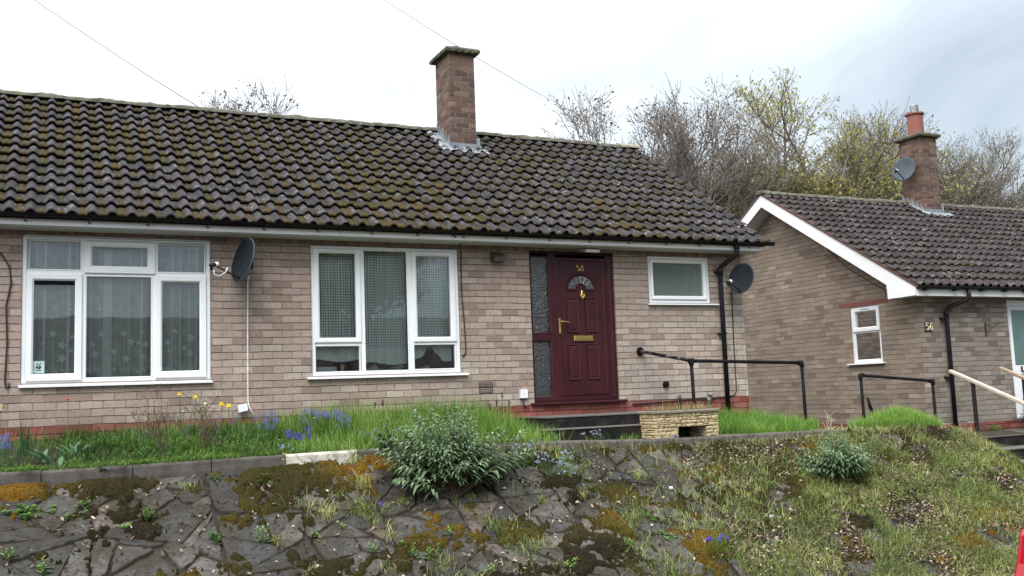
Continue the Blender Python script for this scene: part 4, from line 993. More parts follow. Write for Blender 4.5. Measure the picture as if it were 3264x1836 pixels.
b = B(); b.tube([A1+Vector((.055, 0, 0)), A1+Vector((-.008, 0, 0)), A1+Vector((-.010, 0, -.02)), A1-Vector((.008, 0, .06))], .032, 12); b.build('elbow_joint', M_pipe, t, smooth=True); b = B(); b.tube([A2-Vector((.055, 0, 0)), A2 + Vector((.008, 0, 0)), A2+Vector((.01, 0, -.02)), A2-Vector((-.008, 0, .06))], .032, 12); b.build('elbow_joint', M_pipe, t, smooth=True)
for q in (A1, A2): b = B(); b.tube([(q.x, q.y, q.z-.02), (q.x+.01, q.y, -1.0)], .0225, 12); b.build('post', M_pipe, t, smooth=True)
XS = 12.75
t = thing('garden_steps', 'dark concrete steps descending past the timber handrail of number 56', 'steps', (13.8, -1.5, -.9))
b = B()
for k in range(7):
    yf_ = -1.02 - .42*k; z_ = -.79 - .168*k
    b.box(12.62, 15.6, yf_, (Y6-.004) if k == 0 else yf_+.4199, -3.6, z_)
b.build('step_body', M_conc, t, bevel=.01)
for k in range(7): b = B(); yf_ = -1.02-.42*k; b.box(12.61, 15.61, yf_-.012, yf_+(1.2 if k == 0 else .41), -.789-.168*k, -.775-.168*k); b.build('tread', M_tread, t)
t = thing('timber_handrail', 'pale timber handrail on black posts sloping down left of the steps', 'handrail', (XS, -1.2, -.85))
b = B(); p0 = Vector((XS, -.80, .262)); p1 = Vector((XS, -3.6, -.90)); d_ = (p1-p0); b.obox((p0+p1)/2, (.075, 0, 0), d_, d_.cross(Vector((1, 0, 0))).normalized()*.052); b.build('rail', M_timber, t, bevel=.012, segs=2)
for yy in (-1.20, -2.5): b = B(); b.tube([(XS, yy, p0.z + (p1.z-p0.z)*(yy-p0.y)/(p1.y-p0.y) - .02), (XS+.01, yy-.02, -2.2)], .032, 10); b.build('post', M_pipe, t, smooth=True)
XT = 14.35
t = thing('timber_handrail', 'brown timber handrail by the white door right of the steps', 'handrail', (XT, -.8, -.8))
b = B(); p0 = Vector((XT, -.44, .285)); p1 = Vector((XT, -3.4, -.95)); d_ = (p1-p0); b.obox((p0+p1)/2, (.075, 0, 0), d_, d_.cross(Vector((1, 0, 0))).normalized()*.055); b.build('rail', mat('brown_timber', (.26, .19, .14), (.36, .28, .21), 9, .8), t, bevel=.012, segs=2)
for yy in (-.86, -2.3): b = B(); b.tube([(XT, yy, p0.z + (p1.z-p0.z)*(yy-p0.y)/(p1.y-p0.y) - .02), (XT, yy-.01, -2.2)], .034, 10); b.build('post', M_pipe, t, smooth=True)
q = at_y(2766, 1268, -.5); b = B(); b.tube([q, q+Vector((.03, 0, -.12)), at_y(2792, 1345, -.5)], [.018, .024, .026], 8); tag(b.build('old_stake', M_pipe, None, smooth=True), 'short crooked black stake leaning in the grass before the gable', 'stake')

# ------------------------------------------------------------------ satellite dishes
def dish(label, c, nrm, r, m_, wallpt, arm_dir, cable=None):
    c = Vector(c); n = Vector(nrm).normalized(); t = thing('satellite_dish', label, 'satellite dish', wallpt, 'satellite dishes')
    upv = (Vector((0, 0, 1)) - n*n.z).normalized(); sd_ = n.cross(upv)
    b = B(); nr, na = 8, 40; vs = [tuple(c - n*.05*r/.3)]; fs = []
    for i in range(1, nr+1):
        q = i/nr
        for j in range(na):
            a = 2*PI*j/na; p = c + (sd_*math.cos(a)*r*.93 + upv*math.sin(a)*r)*q - n*(.05*r/.3)*(1-q*q); vs.append(tuple(p))
    fs += [(0, 1+j, 1+(j+1) % na) for j in range(na)]
    for i in range(nr-1): fs += [(1+i*na+j, 1+(i+1)*na+j, 1+(i+1)*na+(j+1) % na, 1+i*na+(j+1) % na) for j in range(na)]
    b.add(vs, fs); o_ = b.build('reflector', m_, t, smooth=True); md = o_.modifiers.new('s', 'SOLIDIFY'); md.thickness = .006
    rim = B(); rim.tube([c + sd_*math.cos(a)*r*.93 + upv*math.sin(a)*r for a in np.linspace(0, 2*PI, 41)], .007, 6, cap=False); rim.build('rim', M_dishgrey, t, smooth=True)
    low = c - upv*r*.82; lnb = c + n*r*1.25 - upv*r*.62
    b = B(); b.tube([low - n*.03, low + n*.03, lnb], .011, 8); b.build('feed_arm', M_black, t, smooth=True)
    b = B(); dd = (c - lnb).normalized(); b.tube([lnb - dd*.05, lnb+dd*.02], .022, 10); b.tube([lnb - dd*.02, lnb-dd*.02-upv*.06], .017, 8); l_ = b.build('receiver', M_black, t, smooth=True)
    b = B(); b.tube([lnb + dd*.02, lnb+dd*.05], [.028, .026], 12); b.build('receiver_cap', M_white, l_, smooth=True)
    wp = Vector(wallpt); bk = c - n*.06
    b = B(); b.tube([bk, bk - n*.05, Vector((wp.x, (wp.y+bk.y)/2, wp.z)) if abs(wp.y-bk.y) > .1 else (bk+wp)/2, wp], .014, 8); b.obox(bk - n*.02, sd_*.09, upv*.12, n*.03)
    pa_ = wp; b.obox(pa_, (.09, 0, 0), (0, .012, 0), (0, 0, .09)); b.build('mount', M_black, t)
    return t, lnb
NR = (-.93, -.29, .24)
t, l1 = dish('dark satellite dish seen side-on between the two large windows', (2.045, -.30, 1.815), NR, .262, M_dish, (2.17, -.006, 1.80), None)
b = B(); b.tube([l1+Vector((0, 0, -.06)), l1+Vector((.0, 0, -.11)), l1+Vector((.06, 0, -.13)), l1+Vector((.13, 0, -.08)), l1+Vector((.15, 0, -.03))], .007, 6); b.tube([(2.12, -.2, 1.62), (2.16, -.05, 1.66), (2.15, -.014, 1.60), (2.145, -.012, 1.0), (2.141, -.012, .2), (2.155, -.03, .12), (2.2, -.06, .02)], .008, 6)
for z in (1.35, .92, .55): b.box(2.135, 2.156, -.022, -.0, z-.006, z+.006)
tag(b.build('cable', M_wcable, None, smooth=True), 'white cable running straight down from the side-on dish', 'cable')
b = B(); b.obox((2.075, -.05, .115), (.105, 0, .02), (0, .05, 0), (-.01, 0, .085)); tag(b.build('junction_box', M_white, None, bevel=.004), 'small tilted white box at the foot of the white cable', 'junction box')
t, l2 = dish('dark satellite dish beside the downpipe at the wall corner', (9.19, -.32, 1.72), NR, .232, M_dish, (9.36, -.006, 1.70), None)
b = B(); b.tube([(9.2, -.1, 1.62), (9.235, -.02, 1.58), (9.225, -.010, .8), (9.222, -.010, .08), (9.16, -.02, .02), (8.9, -.02, -.005), (8.4, -.02, -.01), (8.0, -.018, -.03), (7.4, -.016, -.045)], .008, 6); tag(b.build('cable', M_cable, None, smooth=True), 'black cable below the corner dish turning along the brick base', 'cable')
dish('grey satellite dish fixed on the chimney with the red pot', (16.80, 3.42, 4.70), NR, .27, M_dishgrey, (17.015, 3.40, 4.62), None)
b = B(); b.tube([(-2, -.01, 2.1), (-.62, -.012, 1.93), (-.44, -.012, 1.86), (-.36, -.012, 1.72), (-.34, -.012, 1.55), (-.385, -.012, 1.30), (-.37, -.012, .9), (-.385, -.012, .50), (-.37, -.012, .42), (-.345, -.012, .44), (-.35, -.012, .48)], .009, 6); tag(b.build('cable', M_cable, None, smooth=True), 'black cable hanging in a curve left of the flowered window', 'cable')
b = B(); b.tube([at_y(1395, 722, -.42), at_y(1425, 738, -.36), at_y(1448, 752, -.32), at_y(1466, 768, -.2), (4.885, -.02, 2.06), (4.88, -.012, 1.5), (4.905, -.012, 1.1), (4.915, -.012, .72), (4.87, -.012, .66)], .008, 6); tag(b.build('cable', M_cable, None, smooth=True), 'thin black cable dropping from the gutter beside the crochet-curtained window', 'cable')
b = B(); b.tube([(X6-.012, 2.75, 3.02), (X6-.012, 2.45, 2.86), (X6-.012, 1.75, 2.23), (X6-.012, .9, 1.72), (X6-.012, .6, 1.56)], .008, 5); tag(b.build('cable', M_cable, None), 'slack dark cable slanting across the gable under the bargeboard', 'cable')
def wire(label, pts, r=.006):
    b = B(); b.tube(pts, r, 5); tag(b.build('overhead_wire', M_wire, None), label, 'wire')
p_a = at_y(110, 0, -5.0); p_b = at_y(1395, 722, -.42)
ext = p_a + (p_a-p_b)*.6 + Vector((0, 0, .8))
def cat(a, c, sag, n=24): return [a.lerp(c, k/n) - Vector((0, 0, sag*4*(k/n)*(1-k/n))) for k in range(n+1)]
seg = cat(p_a, p_b, .16)
wire('thin service wire crossing the sky and left roof down to the fascia', [ext]+seg, .0028)
p_c = at_y(1225, 0, 6); p_d = at_y(1905, 395, 16); dd = p_d-p_c
wire('thin wire behind the tall chimney running down to the bare tree', [p_c - dd*.8] + cat(p_c, p_d, .12) + [p_d + dd*.15], .006)

# ------------------------------------------------------------------ grass and leaf litter (beyond counting)
GREEN = [(0, (.030, .048, .016)), (.25, (.060, .115, .026)), (.6, (.135, .275, .038)), (.85, (.23, .39, .065)), (1, (.33, .38, .14))]
M_lush = tint_mat('lush_grass', GREEN, .55, .35)
M_bankgrass = tint_mat('bank_grass', [(0, (.06, .075, .03)), (.3, (.145, .19, .052)), (.6, (.28, .33, .095)), (.82, (.42, .42, .16)), (1, (.60, .52, .29))], .7, .25)
M_dry = tint_mat('dry_grass', [(0, (.14, .12, .04)), (.5, (.30, .25, .11)), (1, (.48, .38, .22))], .8, .2)
M_litter = tint_mat('leaf_litter', [(0, (.05, .032, .022)), (.4, (.12, .078, .052)), (.75, (.25, .175, .13)), (1, (.42, .33, .27))], .9, 0)
def scatter(n, x0, x1, y0, y1, dens):
    P = []; r_ = np.random
    while len(P) < n:
        x, y = r_.uniform(x0, x1), r_.uniform(y0, y1)
        if r_.rand() < dens(x, y): P.append((x, y, H(x, y)))
    return np.array(P)
def grass(name, P, h, hs, lean, wd, m, label, tintf=None, droop=1):
    n = len(P); hh = h*np.clip(1+np.random.randn(n)*hs, .35, 2.0)
    if callable(tintf): tt = np.array([tintf(p) for p in P])
    else: tt = np.random.rand(n)
    tt = np.clip(tt, 0.01, 1)
    V, F, ix = blades(P - np.array([0, 0, .01]), hh, np.abs(lean*(1+np.random.randn(n)*.5)), wd*(1+.3*np.random.randn(n)).clip(.4, 2), droop=droop)
    lv = np.tile(np.repeat(np.array([-.10, 0, .06, .12]), 2), n)
    o = np_mesh(name, V, F, m, np.clip(tt[ix]+lv, 0.01, 1))
    if label: tag(o, label, 'grass', kind='stuff')
    return o
def nse(x, y, s, k=0): return noise.noise(Vector((x*s, y*s, k)))
# long bright grass of the bed: strongest between the windows and the steps
def dbed(x, y):
    if x > 5.15 + .45*(y/-1.6) + .1*nse(x, y, 5): return 0
    edge = 1 if x > 2.6 else (.80 + .3*nse(x, y, 2.2, 3))
    if x < .15: edge *= .28 + .3*nse(x, y, 3, 5)
    if x > 2.9 and y < -1.28: edge *= .25
    return edge*(1 if y < -.08 else .4)
hb = lambda P: np.array([ (.155 + .10*max(0, nse(p[0], p[1], 1.7, 2)+.45))*(1 if p[0] > 2.5 else .85)*(1.12 if p[1] > -.9 else .8)*(1.15 if 3.4 < p[0] < 5.2 and p[1] > -1.1 else 1)*(.5 if p[0] < .2 else (.72 if p[0] < 2.3 else 1)) for p in P])
P = scatter(30000, -5.5, 5.8, -1.56, -.04, lambda x, y: dbed(x, y)*(1 if x > -1.2 else .5))
n = len(P); V, F, ix = blades(P-np.array([0, 0, .015]), hb(P)*np.clip(1+.42*np.random.randn(n), .3, 2.1), np.abs(.6+.45*np.random.randn(n)), .007*np.ones(n))
tt = np.array([.46 + .40*nse(p[0], p[1], 1.3, 9) + (.17 if p[0] > 2.4 else -.10) for p in P]) + np.random.randn(n)*.24
tag(np_mesh('grass', V, F, M_lush, np.clip(tt[ix] + np.tile(np.repeat([-.2, 0, .08, .15], 2), n), .01, 1)), 'long bright green grass filling the bed below the two large windows', 'grass', kind='stuff')
# patch right of the planter, and along the gable
def dright(x, y): return 1 if ((x-8.75)/1.05)**2 + ((y+.85)/.72)**2 < 1 + .3*nse(x, y, 4) else 0
P = scatter(7000, 7.5, 10, -1.6, -.05, dright); grass('grass', P, .17, .3, .5, .006, M_lush, 'bright grass patch between the stone planter and the rail post', lambda p: .60+.25*nse(p[0], p[1], 3)+.12*np.random.randn())
P = scatter(9000, 10.0, 12.2, -1.9, -.5, lambda x, y: 1 if ((x-11.05)/.72)**2 + ((y+1.22)/.50)**2 < 1 + .3*nse(x, y, 4) else 0)
grass('grass', P, .145, .3, .55, .0065, M_lush, 'bright green grass mound on the bank top before the gable wall', lambda p: .68+.22*nse(p[0], p[1], 3)+.12*np.random.randn())
# bank grass in tufts and sheets
def bden(x, y):
    s_ = (YK-y)/CT
    right = 1/(1+math.exp(-(x-(8.1 - .9*s_ + .0))/.55))
    n_ = nse(x, y*1.2, 1.6, 21) + .6*nse(x, y, 4.2, 22)
    left = max(0, n_*1.3-.24)*.9*(1 if x > 2.2 else .3)
    gap = 1 if n_ > -.18 else (.35 if n_ > -.32 else .05)
    top = .8*math.exp(-(s_/.12)**2) if x > 4.5 else 0
    return min(1, right*gap*.95 + left + top*.6)
P = scatter(80000, 2, 12.65, -4.9, -1.74, bden)
grass('grass', P + np.array([0, 0, .03]), .100, .5, 1.0, .0062, M_bankgrass, 'rough yellowish grass matted over the right side of the sloping bank', lambda p: .42+.35*nse(p[0], p[1], 1.9, 5)+.20*np.random.randn(), 1.2)
P = scatter(2600, 9, 13, -1.9, -.1, lambda x, y: .5 if y < -1.2 else .15); grass('grass', P, .085, .4, .8, .006, M_bankgrass, 'thin yellow-green grass along the top edge near the stone steps', None)
# single tufts on the paving: each a plant of its own
def tuft(px, py, n, h, label, m=M_bankgrass, r=.05, wd=.0055, tint=.5, lean=.9, group='grass tufts in the joints of the sloping paving', name='grass_tuft'):
    c = ground_at(px, py); rs = np.random
    Pt = np.array([[c.x+rs.randn()*r*.5, c.y+rs.randn()*r*.5, 0] for _ in range(n)]); Pt[:, 2] = [H(a, b_)+.012 for a, b_, _ in Pt]
    V, F, ix = blades(Pt, h*np.clip(1+.3*rs.randn(n), .4, 1.7), np.abs(lean*(1+.45*rs.randn(n))), np.full(n, wd), droop=1.2)
    o = np_mesh(name, V, F, m, np.clip(tint+.18*rs.randn(n), .02, 1)[ix]); tag(o, label, 'grass tuft', group); return o
TU = [(410, 1200, 'below the whitewashed kerb piece'), (1130, 1480, 'left of the big grey-green shrub, high up'), (1160, 1560, 'left of the big grey-green shrub, pale and dry'), (1035, 1655, 'spiky one near the single blue grape hyacinth'), (1340, 1560, 'under the left skirt of the big shrub'),
      (1730, 1610, 'below the pale blue forget-me-nots'), (1860, 1590, 'beside golden moss right of the shrub'), (2040, 1535, 'bluish spreading one right of the forget-me-nots'), (2010, 1590, 'yellowish one under the bluish tuft'), (1240, 1720, 'dry one near the bottom centre left'),
      (600, 1565, 'low straggling one under the kerb joint'), (1890, 1440, 'on the kerb edge left of the planter'), (2240, 1445, 'under the stone planter'), (2300, 1640, 'beside the blue grape hyacinth clump'), (1500, 1600, 'right foot of the big shrub'),
      (2140, 1500, 'high on the slope under the planter'), (2350, 1500, 'right of the dropped foil litter'), (2450, 1560, 'left of the small grey shrub'), (890, 1740, 'lower left on mossy stones'), (1000, 1840, 'at the bottom edge of the slope'), (2180, 1700, 'left of the blue grape hyacinth clump'), (1280, 1620, 'short one near the single grape hyacinth')]
for k, (px, py, w_) in enumerate(TU):
    big = k in (1, 2, 3, 7, 12, 15, 16); tuft(px, py, 90 if big else 55, .15 if big else .10, 'grass tuft ' + w_, r=.10 if big else .06, tint=.55 if k not in (2, 3, 9) else .8, m=M_bankgrass)
# leaf litter
P = scatter(20000, -2, 12.4, -4.8, -1.76, lambda x, y: min(1, (.85 if x > 6.5+1.5*nse(x, y, 1) else .10)*max(0, nse(x, y, 1.3, 31)*1.3+.6*nse(x, y, 5, 3)+.28*(x > 6.5)) + .018))
n = len(P); a = np.random.rand(n)*2*PI; sz = .010+.014*np.random.rand(n); tl_ = np.random.randn(n, 2)*.5
d1 = np.stack([np.cos(a), np.sin(a), tl_[:, 0]], 1)*sz[:, None]; d2 = np.stack([-np.sin(a), np.cos(a), tl_[:, 1]], 1)*(sz*.6)[:, None]
C0 = P + np.array([0, 0, .045]) + np.array([0, 0, .025])*np.random.rand(n, 1); V = np.stack([C0-d1, C0-d2, C0+d1, C0+d2], 1).reshape(-1, 3); F = np.arange(n*4).reshape(-1, 4)
tag(np_mesh('leaf_litter', V, F, M_litter, np.repeat(np.random.rand(n).clip(.01), 4)), 'brown fallen leaf scraps lying in joints and over the grassy bank', 'leaf litter', kind='stuff')

# ------------------------------------------------------------------ leafy plants
def leaves(Pb, D, L_, W_, droop=.5, fold=.25):
    """n leaves: base Pb, unit direction D, length L_, width W_. lanceolate, folded along the midrib"""
    n = len(Pb); up_v = np.tile([0, 0, 1.0], (n, 1)); sd_ = np.cross(D, up_v); ln = np.linalg.norm(sd_, axis=1, keepdims=True); sd_ = np.where(ln < .05, np.array([1.0, 0, 0]), sd_/np.maximum(ln, .05)); nm = np.cross(sd_, D)
    ts = [0, .3, .65, 1.0]; ws = [.18, 1.0, .75, .03]; V = []
    for t, w_ in zip(ts, ws):
        c = Pb + D*(L_*t)[:, None] - up_v*(L_*droop*t*t)[:, None]
        V += [c - sd_*(W_*w_/2)[:, None] + nm*(W_*w_*fold/2)[:, None], c, c + sd_*(W_*w_/2)[:, None] + nm*(W_*w_*fold/2)[:, None]]
    V = np.stack(V, 1); base = (np.arange(n)*12)[:, None]
    F = np.concatenate([base + np.array(q) for q in [(3*k+j, 3*k+j+1, 3*k+4+j, 3*k+3+j) for k in range(3) for j in range(2)]], 0)
    return V.reshape(-1, 3), F, np.repeat(np.arange(n), 12)
def leafset(name, m, Pb, D, L_, W_, tint, parent=None, droop=.5, fold=.25):
    D = D/np.linalg.norm(D, axis=1, keepdims=True); V, F, ix = leaves(Pb, D, L_, W_, droop, fold)
    return np_mesh(name, V, F, m, np.clip(tint, .02, 1)[ix], parent, smooth=True)
M_budd = tint_mat('sage_leaf', [(0, (.038, .064, .034)), (.35, (.090, .148, .075)), (.7, (.18, .265, .14)), (1, (.29, .37, .22))], .85, .25, .05)
M_stem = mat('woody_stem', (.10, .075, .05), (.06, .045, .03), 20, .9)
M_weed = tint_mat('weed_leaf', [(0, (.04, .085, .02)), (.5, (.10, .20, .045)), (1, (.22, .36, .10))], .6, .3)
M_blueleaf = tint_mat('glaucous_leaf', [(0, (.03, .065, .035)), (.5, (.06, .13, .06)), (1, (.14, .24, .13))], .5, .25)
def shrub(name, label, base, cen, rad, nst, seed, leafL=.085, leafW=.021):
    rs = np.random.RandomState(seed); t = thing(name, label, 'shrub', base); base = Vector(base); cen = Vector(cen); b = B(); PB = []; DD = []; LL = []; TT = []
    for k in range(nst):
        a = rs.uniform(0, 2*PI); el = math.asin(rs.uniform(-.45, 1)); q = rs.uniform(.62, 1.14)*(1 + .34*noise.noise(Vector((math.cos(a)*1.6, math.sin(a)*1.6, el*1.5+seed))))
        tip = cen + Vector((math.cos(a)*math.cos(el)*rad[0], math.sin(a)*math.cos(el)*rad[1], math.sin(el)*rad[2]))*q
        gz = H(tip.x, tip.y)+.05
        if tip.z < gz: tip.z = gz + rs.rand()*.05
        p1 = base + Vector((rs.randn()*.03, rs.randn()*.03, 0)); mid = p1.lerp(tip, .5) + Vector((0, 0, .05)) + Vector(rs.randn(3)*.03)
        path = [p1, p1.lerp(mid, .5), mid, mid.lerp(tip, .55) + Vector((0, 0, .015)), tip]
        b.tube(path, [.008, .007, .005, .004, .002], 4, cap=False)
        nl = 12; sd0 = (tip-mid).normalized()
        for j in range(nl):
            u = .42 + .58*j/(nl-1); seg_ = min(3, int(u*4)); p = path[seg_].lerp(path[seg_+1], u*4-seg_)
            for s_ in (0, PI):
                aa = j*1.57 + s_ + rs.randn()*.25; ax = Vector((math.cos(aa), math.sin(aa), 0)); up2 = .55 + .9*(j/(nl-1))**2
                d = (ax*1.0 + sd0*up2 + Vector((0, 0, .15)) + Vector(rs.randn(3)*.12)); PB.append(p); DD.append(d.normalized())
                LL.append(leafL*(1.15 - .55*(j/(nl-1)))*rs.uniform(.8, 1.2)); TT.append(.42 + .42*(j/(nl-1)) + .14*rs.randn())
        for j in range(5):
            aa = j*1.26; PB.append(tip); DD.append((sd0*1.2 + Vector((math.cos(aa), math.sin(aa), .3))*.6).normalized()); LL.append(leafL*.6); TT.append(.72)
    b.build('stem', M_stem, t)
    LL = np.array(LL); leafset('foliage', M_budd, np.array([tuple(p) for p in PB]), np.array([tuple(p) for p in DD]), LL, LL*(leafW/leafL)*1.15, np.array(TT), t, .62)
    return t
bs = ground_at(1440, 1590)
shrub('grey_green_shrub', 'big bushy grey-green shrub growing out of the middle of the paved slope', bs, (bs.x+.02, bs.y+.16, bs.z+.43), (.74, .45, .46), 150, 4, .15, .030)
b2 = ground_at(1290, 1440)
shrub('grey_green_shrub', 'slender sage sprig rising at the upper left of the big shrub', (3.30, -1.78, -.5), (3.20, -1.80, -.24), (.16, .14, .18), 14, 8, .07, .018)
bs = ground_at(2690, 1545)
shrub('grey_green_shrub', 'small grey-green shrub on the grassy right part of the bank', bs, (bs.x, bs.y+.10, bs.z+.30), (.50, .34, .31), 70, 6, .13, .027)
def weed(px, py, label, n=14, h=.10, L_=.075, W_=.022, m=None, stems=1, spread=.03, tint=.6, droop=.35, group='leafy seedlings on the sloping paving', name='weed_plant', cat='weed', elev=.5, pos=None, seed=0):
    c = pos or ground_at(px, py); rs = np.random.RandomState(int(px+py)+seed); t = thing(name, label, cat, c, group); b = B(); PB = []; DD = []; LL = []
    for s_ in range(stems):
        p0 = Vector((c.x + rs.randn()*spread, c.y + rs.randn()*spread*.6, 0)); p0.z = H(p0.x, p0.y) + .01; hh = h*rs.uniform(.7, 1.15); tp = p0 + Vector((rs.randn()*.015, rs.randn()*.015, hh)); b.tube([p0, p0.lerp(tp, .5) + Vector(rs.randn(3)*.003), tp], [.0035, .003, .0015], 5)
        for j in range(n):
            u = (j+.5)/n; a = j*2.4 + rs.randn()*.2; PB.append(tuple(p0.lerp(tp, u**.8))); e_ = elev + .7*u; DD.append((math.cos(a), math.sin(a), e_)); LL.append(L_*(1.15-.55*u)*rs.uniform(.8, 1.2))
    b.build('stem', M_stem, t); LL = np.array(LL)
    leafset('foliage', m or M_weed, np.array(PB), np.array(DD), LL, LL*W_/L_, tint+.15*rs.randn(len(LL)), t, droop)
    return t
WD = [(265, 1625, 'pale broad-leaved seedling low left beside golden moss', 9, .06, 4, .07, .6), (100, 1650, 'round yellow-green cushion weed at far left of the slope', 14, .035, 22, .09, .85), (465, 1668, 'bushy little seedling left of centre below the kerb', 10, .09, 4, .03, .5),
      (695, 1735, 'fresh green feathery seedling between two stones', 11, .06, 5, .03, .45), (842, 1745, 'tall leafy seedling left of centre standing in a joint', 12, .13, 3, .02, .75), (318, 1524, 'narrow seedling rooted against the kerb at left', 8, .07, 2, .015, .55),
      (690, 1545, 'small bright sprig under the kerb joint', 8, .06, 3, .02, .45), (860, 1548, 'low sprig above the mossy stone left of the whitewashed kerb', 8, .05, 5, .05, .55), (1435, 1720, 'two-leaved upright seedling below the big shrub', 7, .09, 2, .015, .85),
      (1350, 1790, 'bushy seedling group at bottom centre', 10, .09, 9, .11, .75), (1195, 1775, 'slim seedling left of the bottom centre group', 8, .09, 2, .02, .7), (1100, 1700, 'thin seedling by the spiky tuft', 7, .06, 2, .02, .7), (140, 1836, 'seedling cut by the bottom edge at left', 9, .08, 3, .03, .8),
      (1830, 1815, 'pale sprig at the bottom right of centre', 9, .05, 4, .03, .9), (2080, 1655, 'flat bright green weed on stone right of centre', 9, .02, 9, .07, .7), (2010, 1745, 'small round-leaved weed in a joint', 8, .04, 4, .04, .75), (1570, 1835, 'tiny sprig at bottom centre edge', 8, .07, 2, .02, .8),
      (15, 1790, 'seedling at the far left bottom', 8, .07, 3, .03, .7), (1015, 1735, 'pale small sprig in a joint right of the tall seedling', 8, .06, 2, .02, .8), (2130, 1720, 'small yellow-green weed left of the hyacinths', 8, .04, 4, .05, .8), (400, 1690, 'tiny rosette in a joint at left', 7, .03, 3, .02, .8), (1700, 1480, 'green weed clump under the forget-me-nots', 9, .10, 10, .10, .5)]
for px, py, lb, n_, h_, st, sp_, tn in WD: weed(px, py, lb, n_, h_*1.25, .080 if st < 9 else .058, .024, None, st, sp_, tn)
# bed plants
def bed(x, y): return Vector((x, y, H(x, y)))
def strap(name, label, cat, pos, n, h, wd, m, tint, lean=.4, r=.05, group=None, parent=None):
    rs = np.random; Pt = np.array([[pos[0]+rs.randn()*r, pos[1]+rs.randn()*r*.6, pos[2]-.01] for _ in range(n)])
    V, F, ix = blades(Pt, h*np.clip(1+.2*rs.randn(n), .5, 1.4), np.abs(lean*(1+.5*rs.randn(n))), np.full(n, wd)); o = np_mesh(name, V, F, m, np.clip(tint+.15*rs.randn(n), .02, 1)[ix], parent)
    if label: tag(o, label, cat, group)
    return o
M_petal = {'pink': mat('pink_petal', (.70, .12, .16), (.60, .10, .12), 20, .6), 'yellow': mat('yellow_petal', (.80, .62, .02), (.75, .50, .02), 20, .6), 'cream': mat('cream_petal', (.75, .73, .55), (.7, .66, .45), 20, .7), 'blue': mat('bluebell_petal', (.11, .12, .40), (.17, .18, .48), 40, .6),
           'violet': mat('violet_petal', (.055, .03, .34), (.09, .05, .42), 40, .6), 'pale': mat('pale_blue_petal', (.32, .38, .66), (.45, .50, .72), 40, .6), 'orange': mat('orange_petal', (.75, .16, .05), (.7, .28, .05), 20, .7), 'brown': mat('brown_seedhead', (.07, .03, .025), (.11, .05, .035), 20, .9)}
def flower(name, label, cat, px, py, y, kind, colour, group=None, size=.03, leaves_n=0, lh=.2):
    """one stem with one head; the head stands where the ray at (px,py) meets the bed depth y"""
    hd = at_y(px, py, y); g = bed(hd.x, hd.y); t = thing(name, label, cat, g, group); b = B()
    b.tube([g-Vector((0, 0, .02)), g.lerp(hd, .5) + Vector((.006, 0, 0)), hd], [.004, .0035, .003], 6); b.build('stem', M_stemgreen, t)
    b = B(); n = 6
    if kind == 'tulip':
        for k in range(6):
            a = k*PI/3; c, s = math.cos(a), math.sin(a); c2, s2 = math.cos(a+.5), math.sin(a+.5); c3, s3 = math.cos(a-.5), math.sin(a-.5); S_ = size
            b.quad([hd + Vector(v)*S_ for v in ((0, 0, -.2), (c2*.62, s2*.62, .55), (c*.45, s*.45, 1.55), (c3*.62, s3*.62, .55))])
    elif kind == 'daffodil':
        for k in range(6):
            a = k*PI/3; u_, v_ = math.cos(a), math.sin(a); u2, v2 = math.cos(a+.42), math.sin(a+.42); u3, v3 = math.cos(a-.42), math.sin(a-.42); S_ = size
            b.quad([hd + Vector(q)*S_ for q in ((0, 0, 0), (u2*.7, -.15, v2*.7), (u_*1.15, 0, v_*1.15), (u3*.7, -.15, v3*.7))])
        b.tube([hd, hd + Vector((0, -size*.8, 0))], [size*.3, size*.42], 10)
    elif kind == 'double':
        rs = random.Random(int(px))
        for k in range(34):
            d = Vector((rs.gauss(0, 1), rs.gauss(0, 1), rs.gauss(0, 1))).normalized(); e1 = d.cross(Vector((.3, .2, 1))).normalized()*size*.35; b.quad([hd + d*size*.2, hd + d*size*.7 + e1, hd + d*size*1.1, hd + d*size*.7 - e1])
    elif kind == 'poppy':
        for k in range(4):
            a = k*PI/2+.4; S_ = size; c, s = math.cos(a), math.sin(a); c2, s2 = math.cos(a+.6), math.sin(a+.6); c3, s3 = math.cos(a-.6), math.sin(a-.6)
            b.quad([hd + Vector(q)*S_ for q in ((0, 0, 0), (c2*.8, s2*.8, .35), (c*1.05, s*1.05, .55), (c3*.8, s3*.8, .35))])
    hdn = b.build('flower_head', M_petal[colour], t)
    if leaves_n: strap('leaves', None, None, g, leaves_n, lh, .011, M_blueleaf, .5, .35, .03, parent=t)
    return t
M_stemgreen = mat('green_stem', (.06, .13, .03), (.05, .10, .03), 20, .6)
flower('tulip', 'single pink tulip against the bricks under the left window', 'tulip', 216, 1277, -.35, 'tulip', 'pink', size=.030)
for i, (px, py, c_, s_) in enumerate([(572, 1257, 'yellow', .024), (622, 1266, 'yellow', .026), (705, 1288, 'yellow', .030), (728, 1294, 'yellow', .034)]):
    flower('daffodil', ['small yellow daffodil leftmost above the rose twigs', 'small yellow daffodil just left of the cream double bloom', 'yellow daffodil nearer the rose stems, left of a pair by the white box', 'yellow daffodil nearest the white junction box'][i], 'daffodil', px, py, -.55-.05*i, 'daffodil', c_, 'yellow daffodils under the left window', s_, 7, .22)
for i, (px, py, s_) in enumerate([(652, 1293, .036), (584, 1306, .026), (3, 1300, .040)]):
    flower('double_narcissus', ['large cream double bloom among the rose twigs', 'smaller cream double bloom left in the rose twigs', 'cream double bloom cut by the left picture edge'][i], 'narcissus', px, py, -.7, 'double', 'cream', 'cream double narcissus', s_, 5, .2)
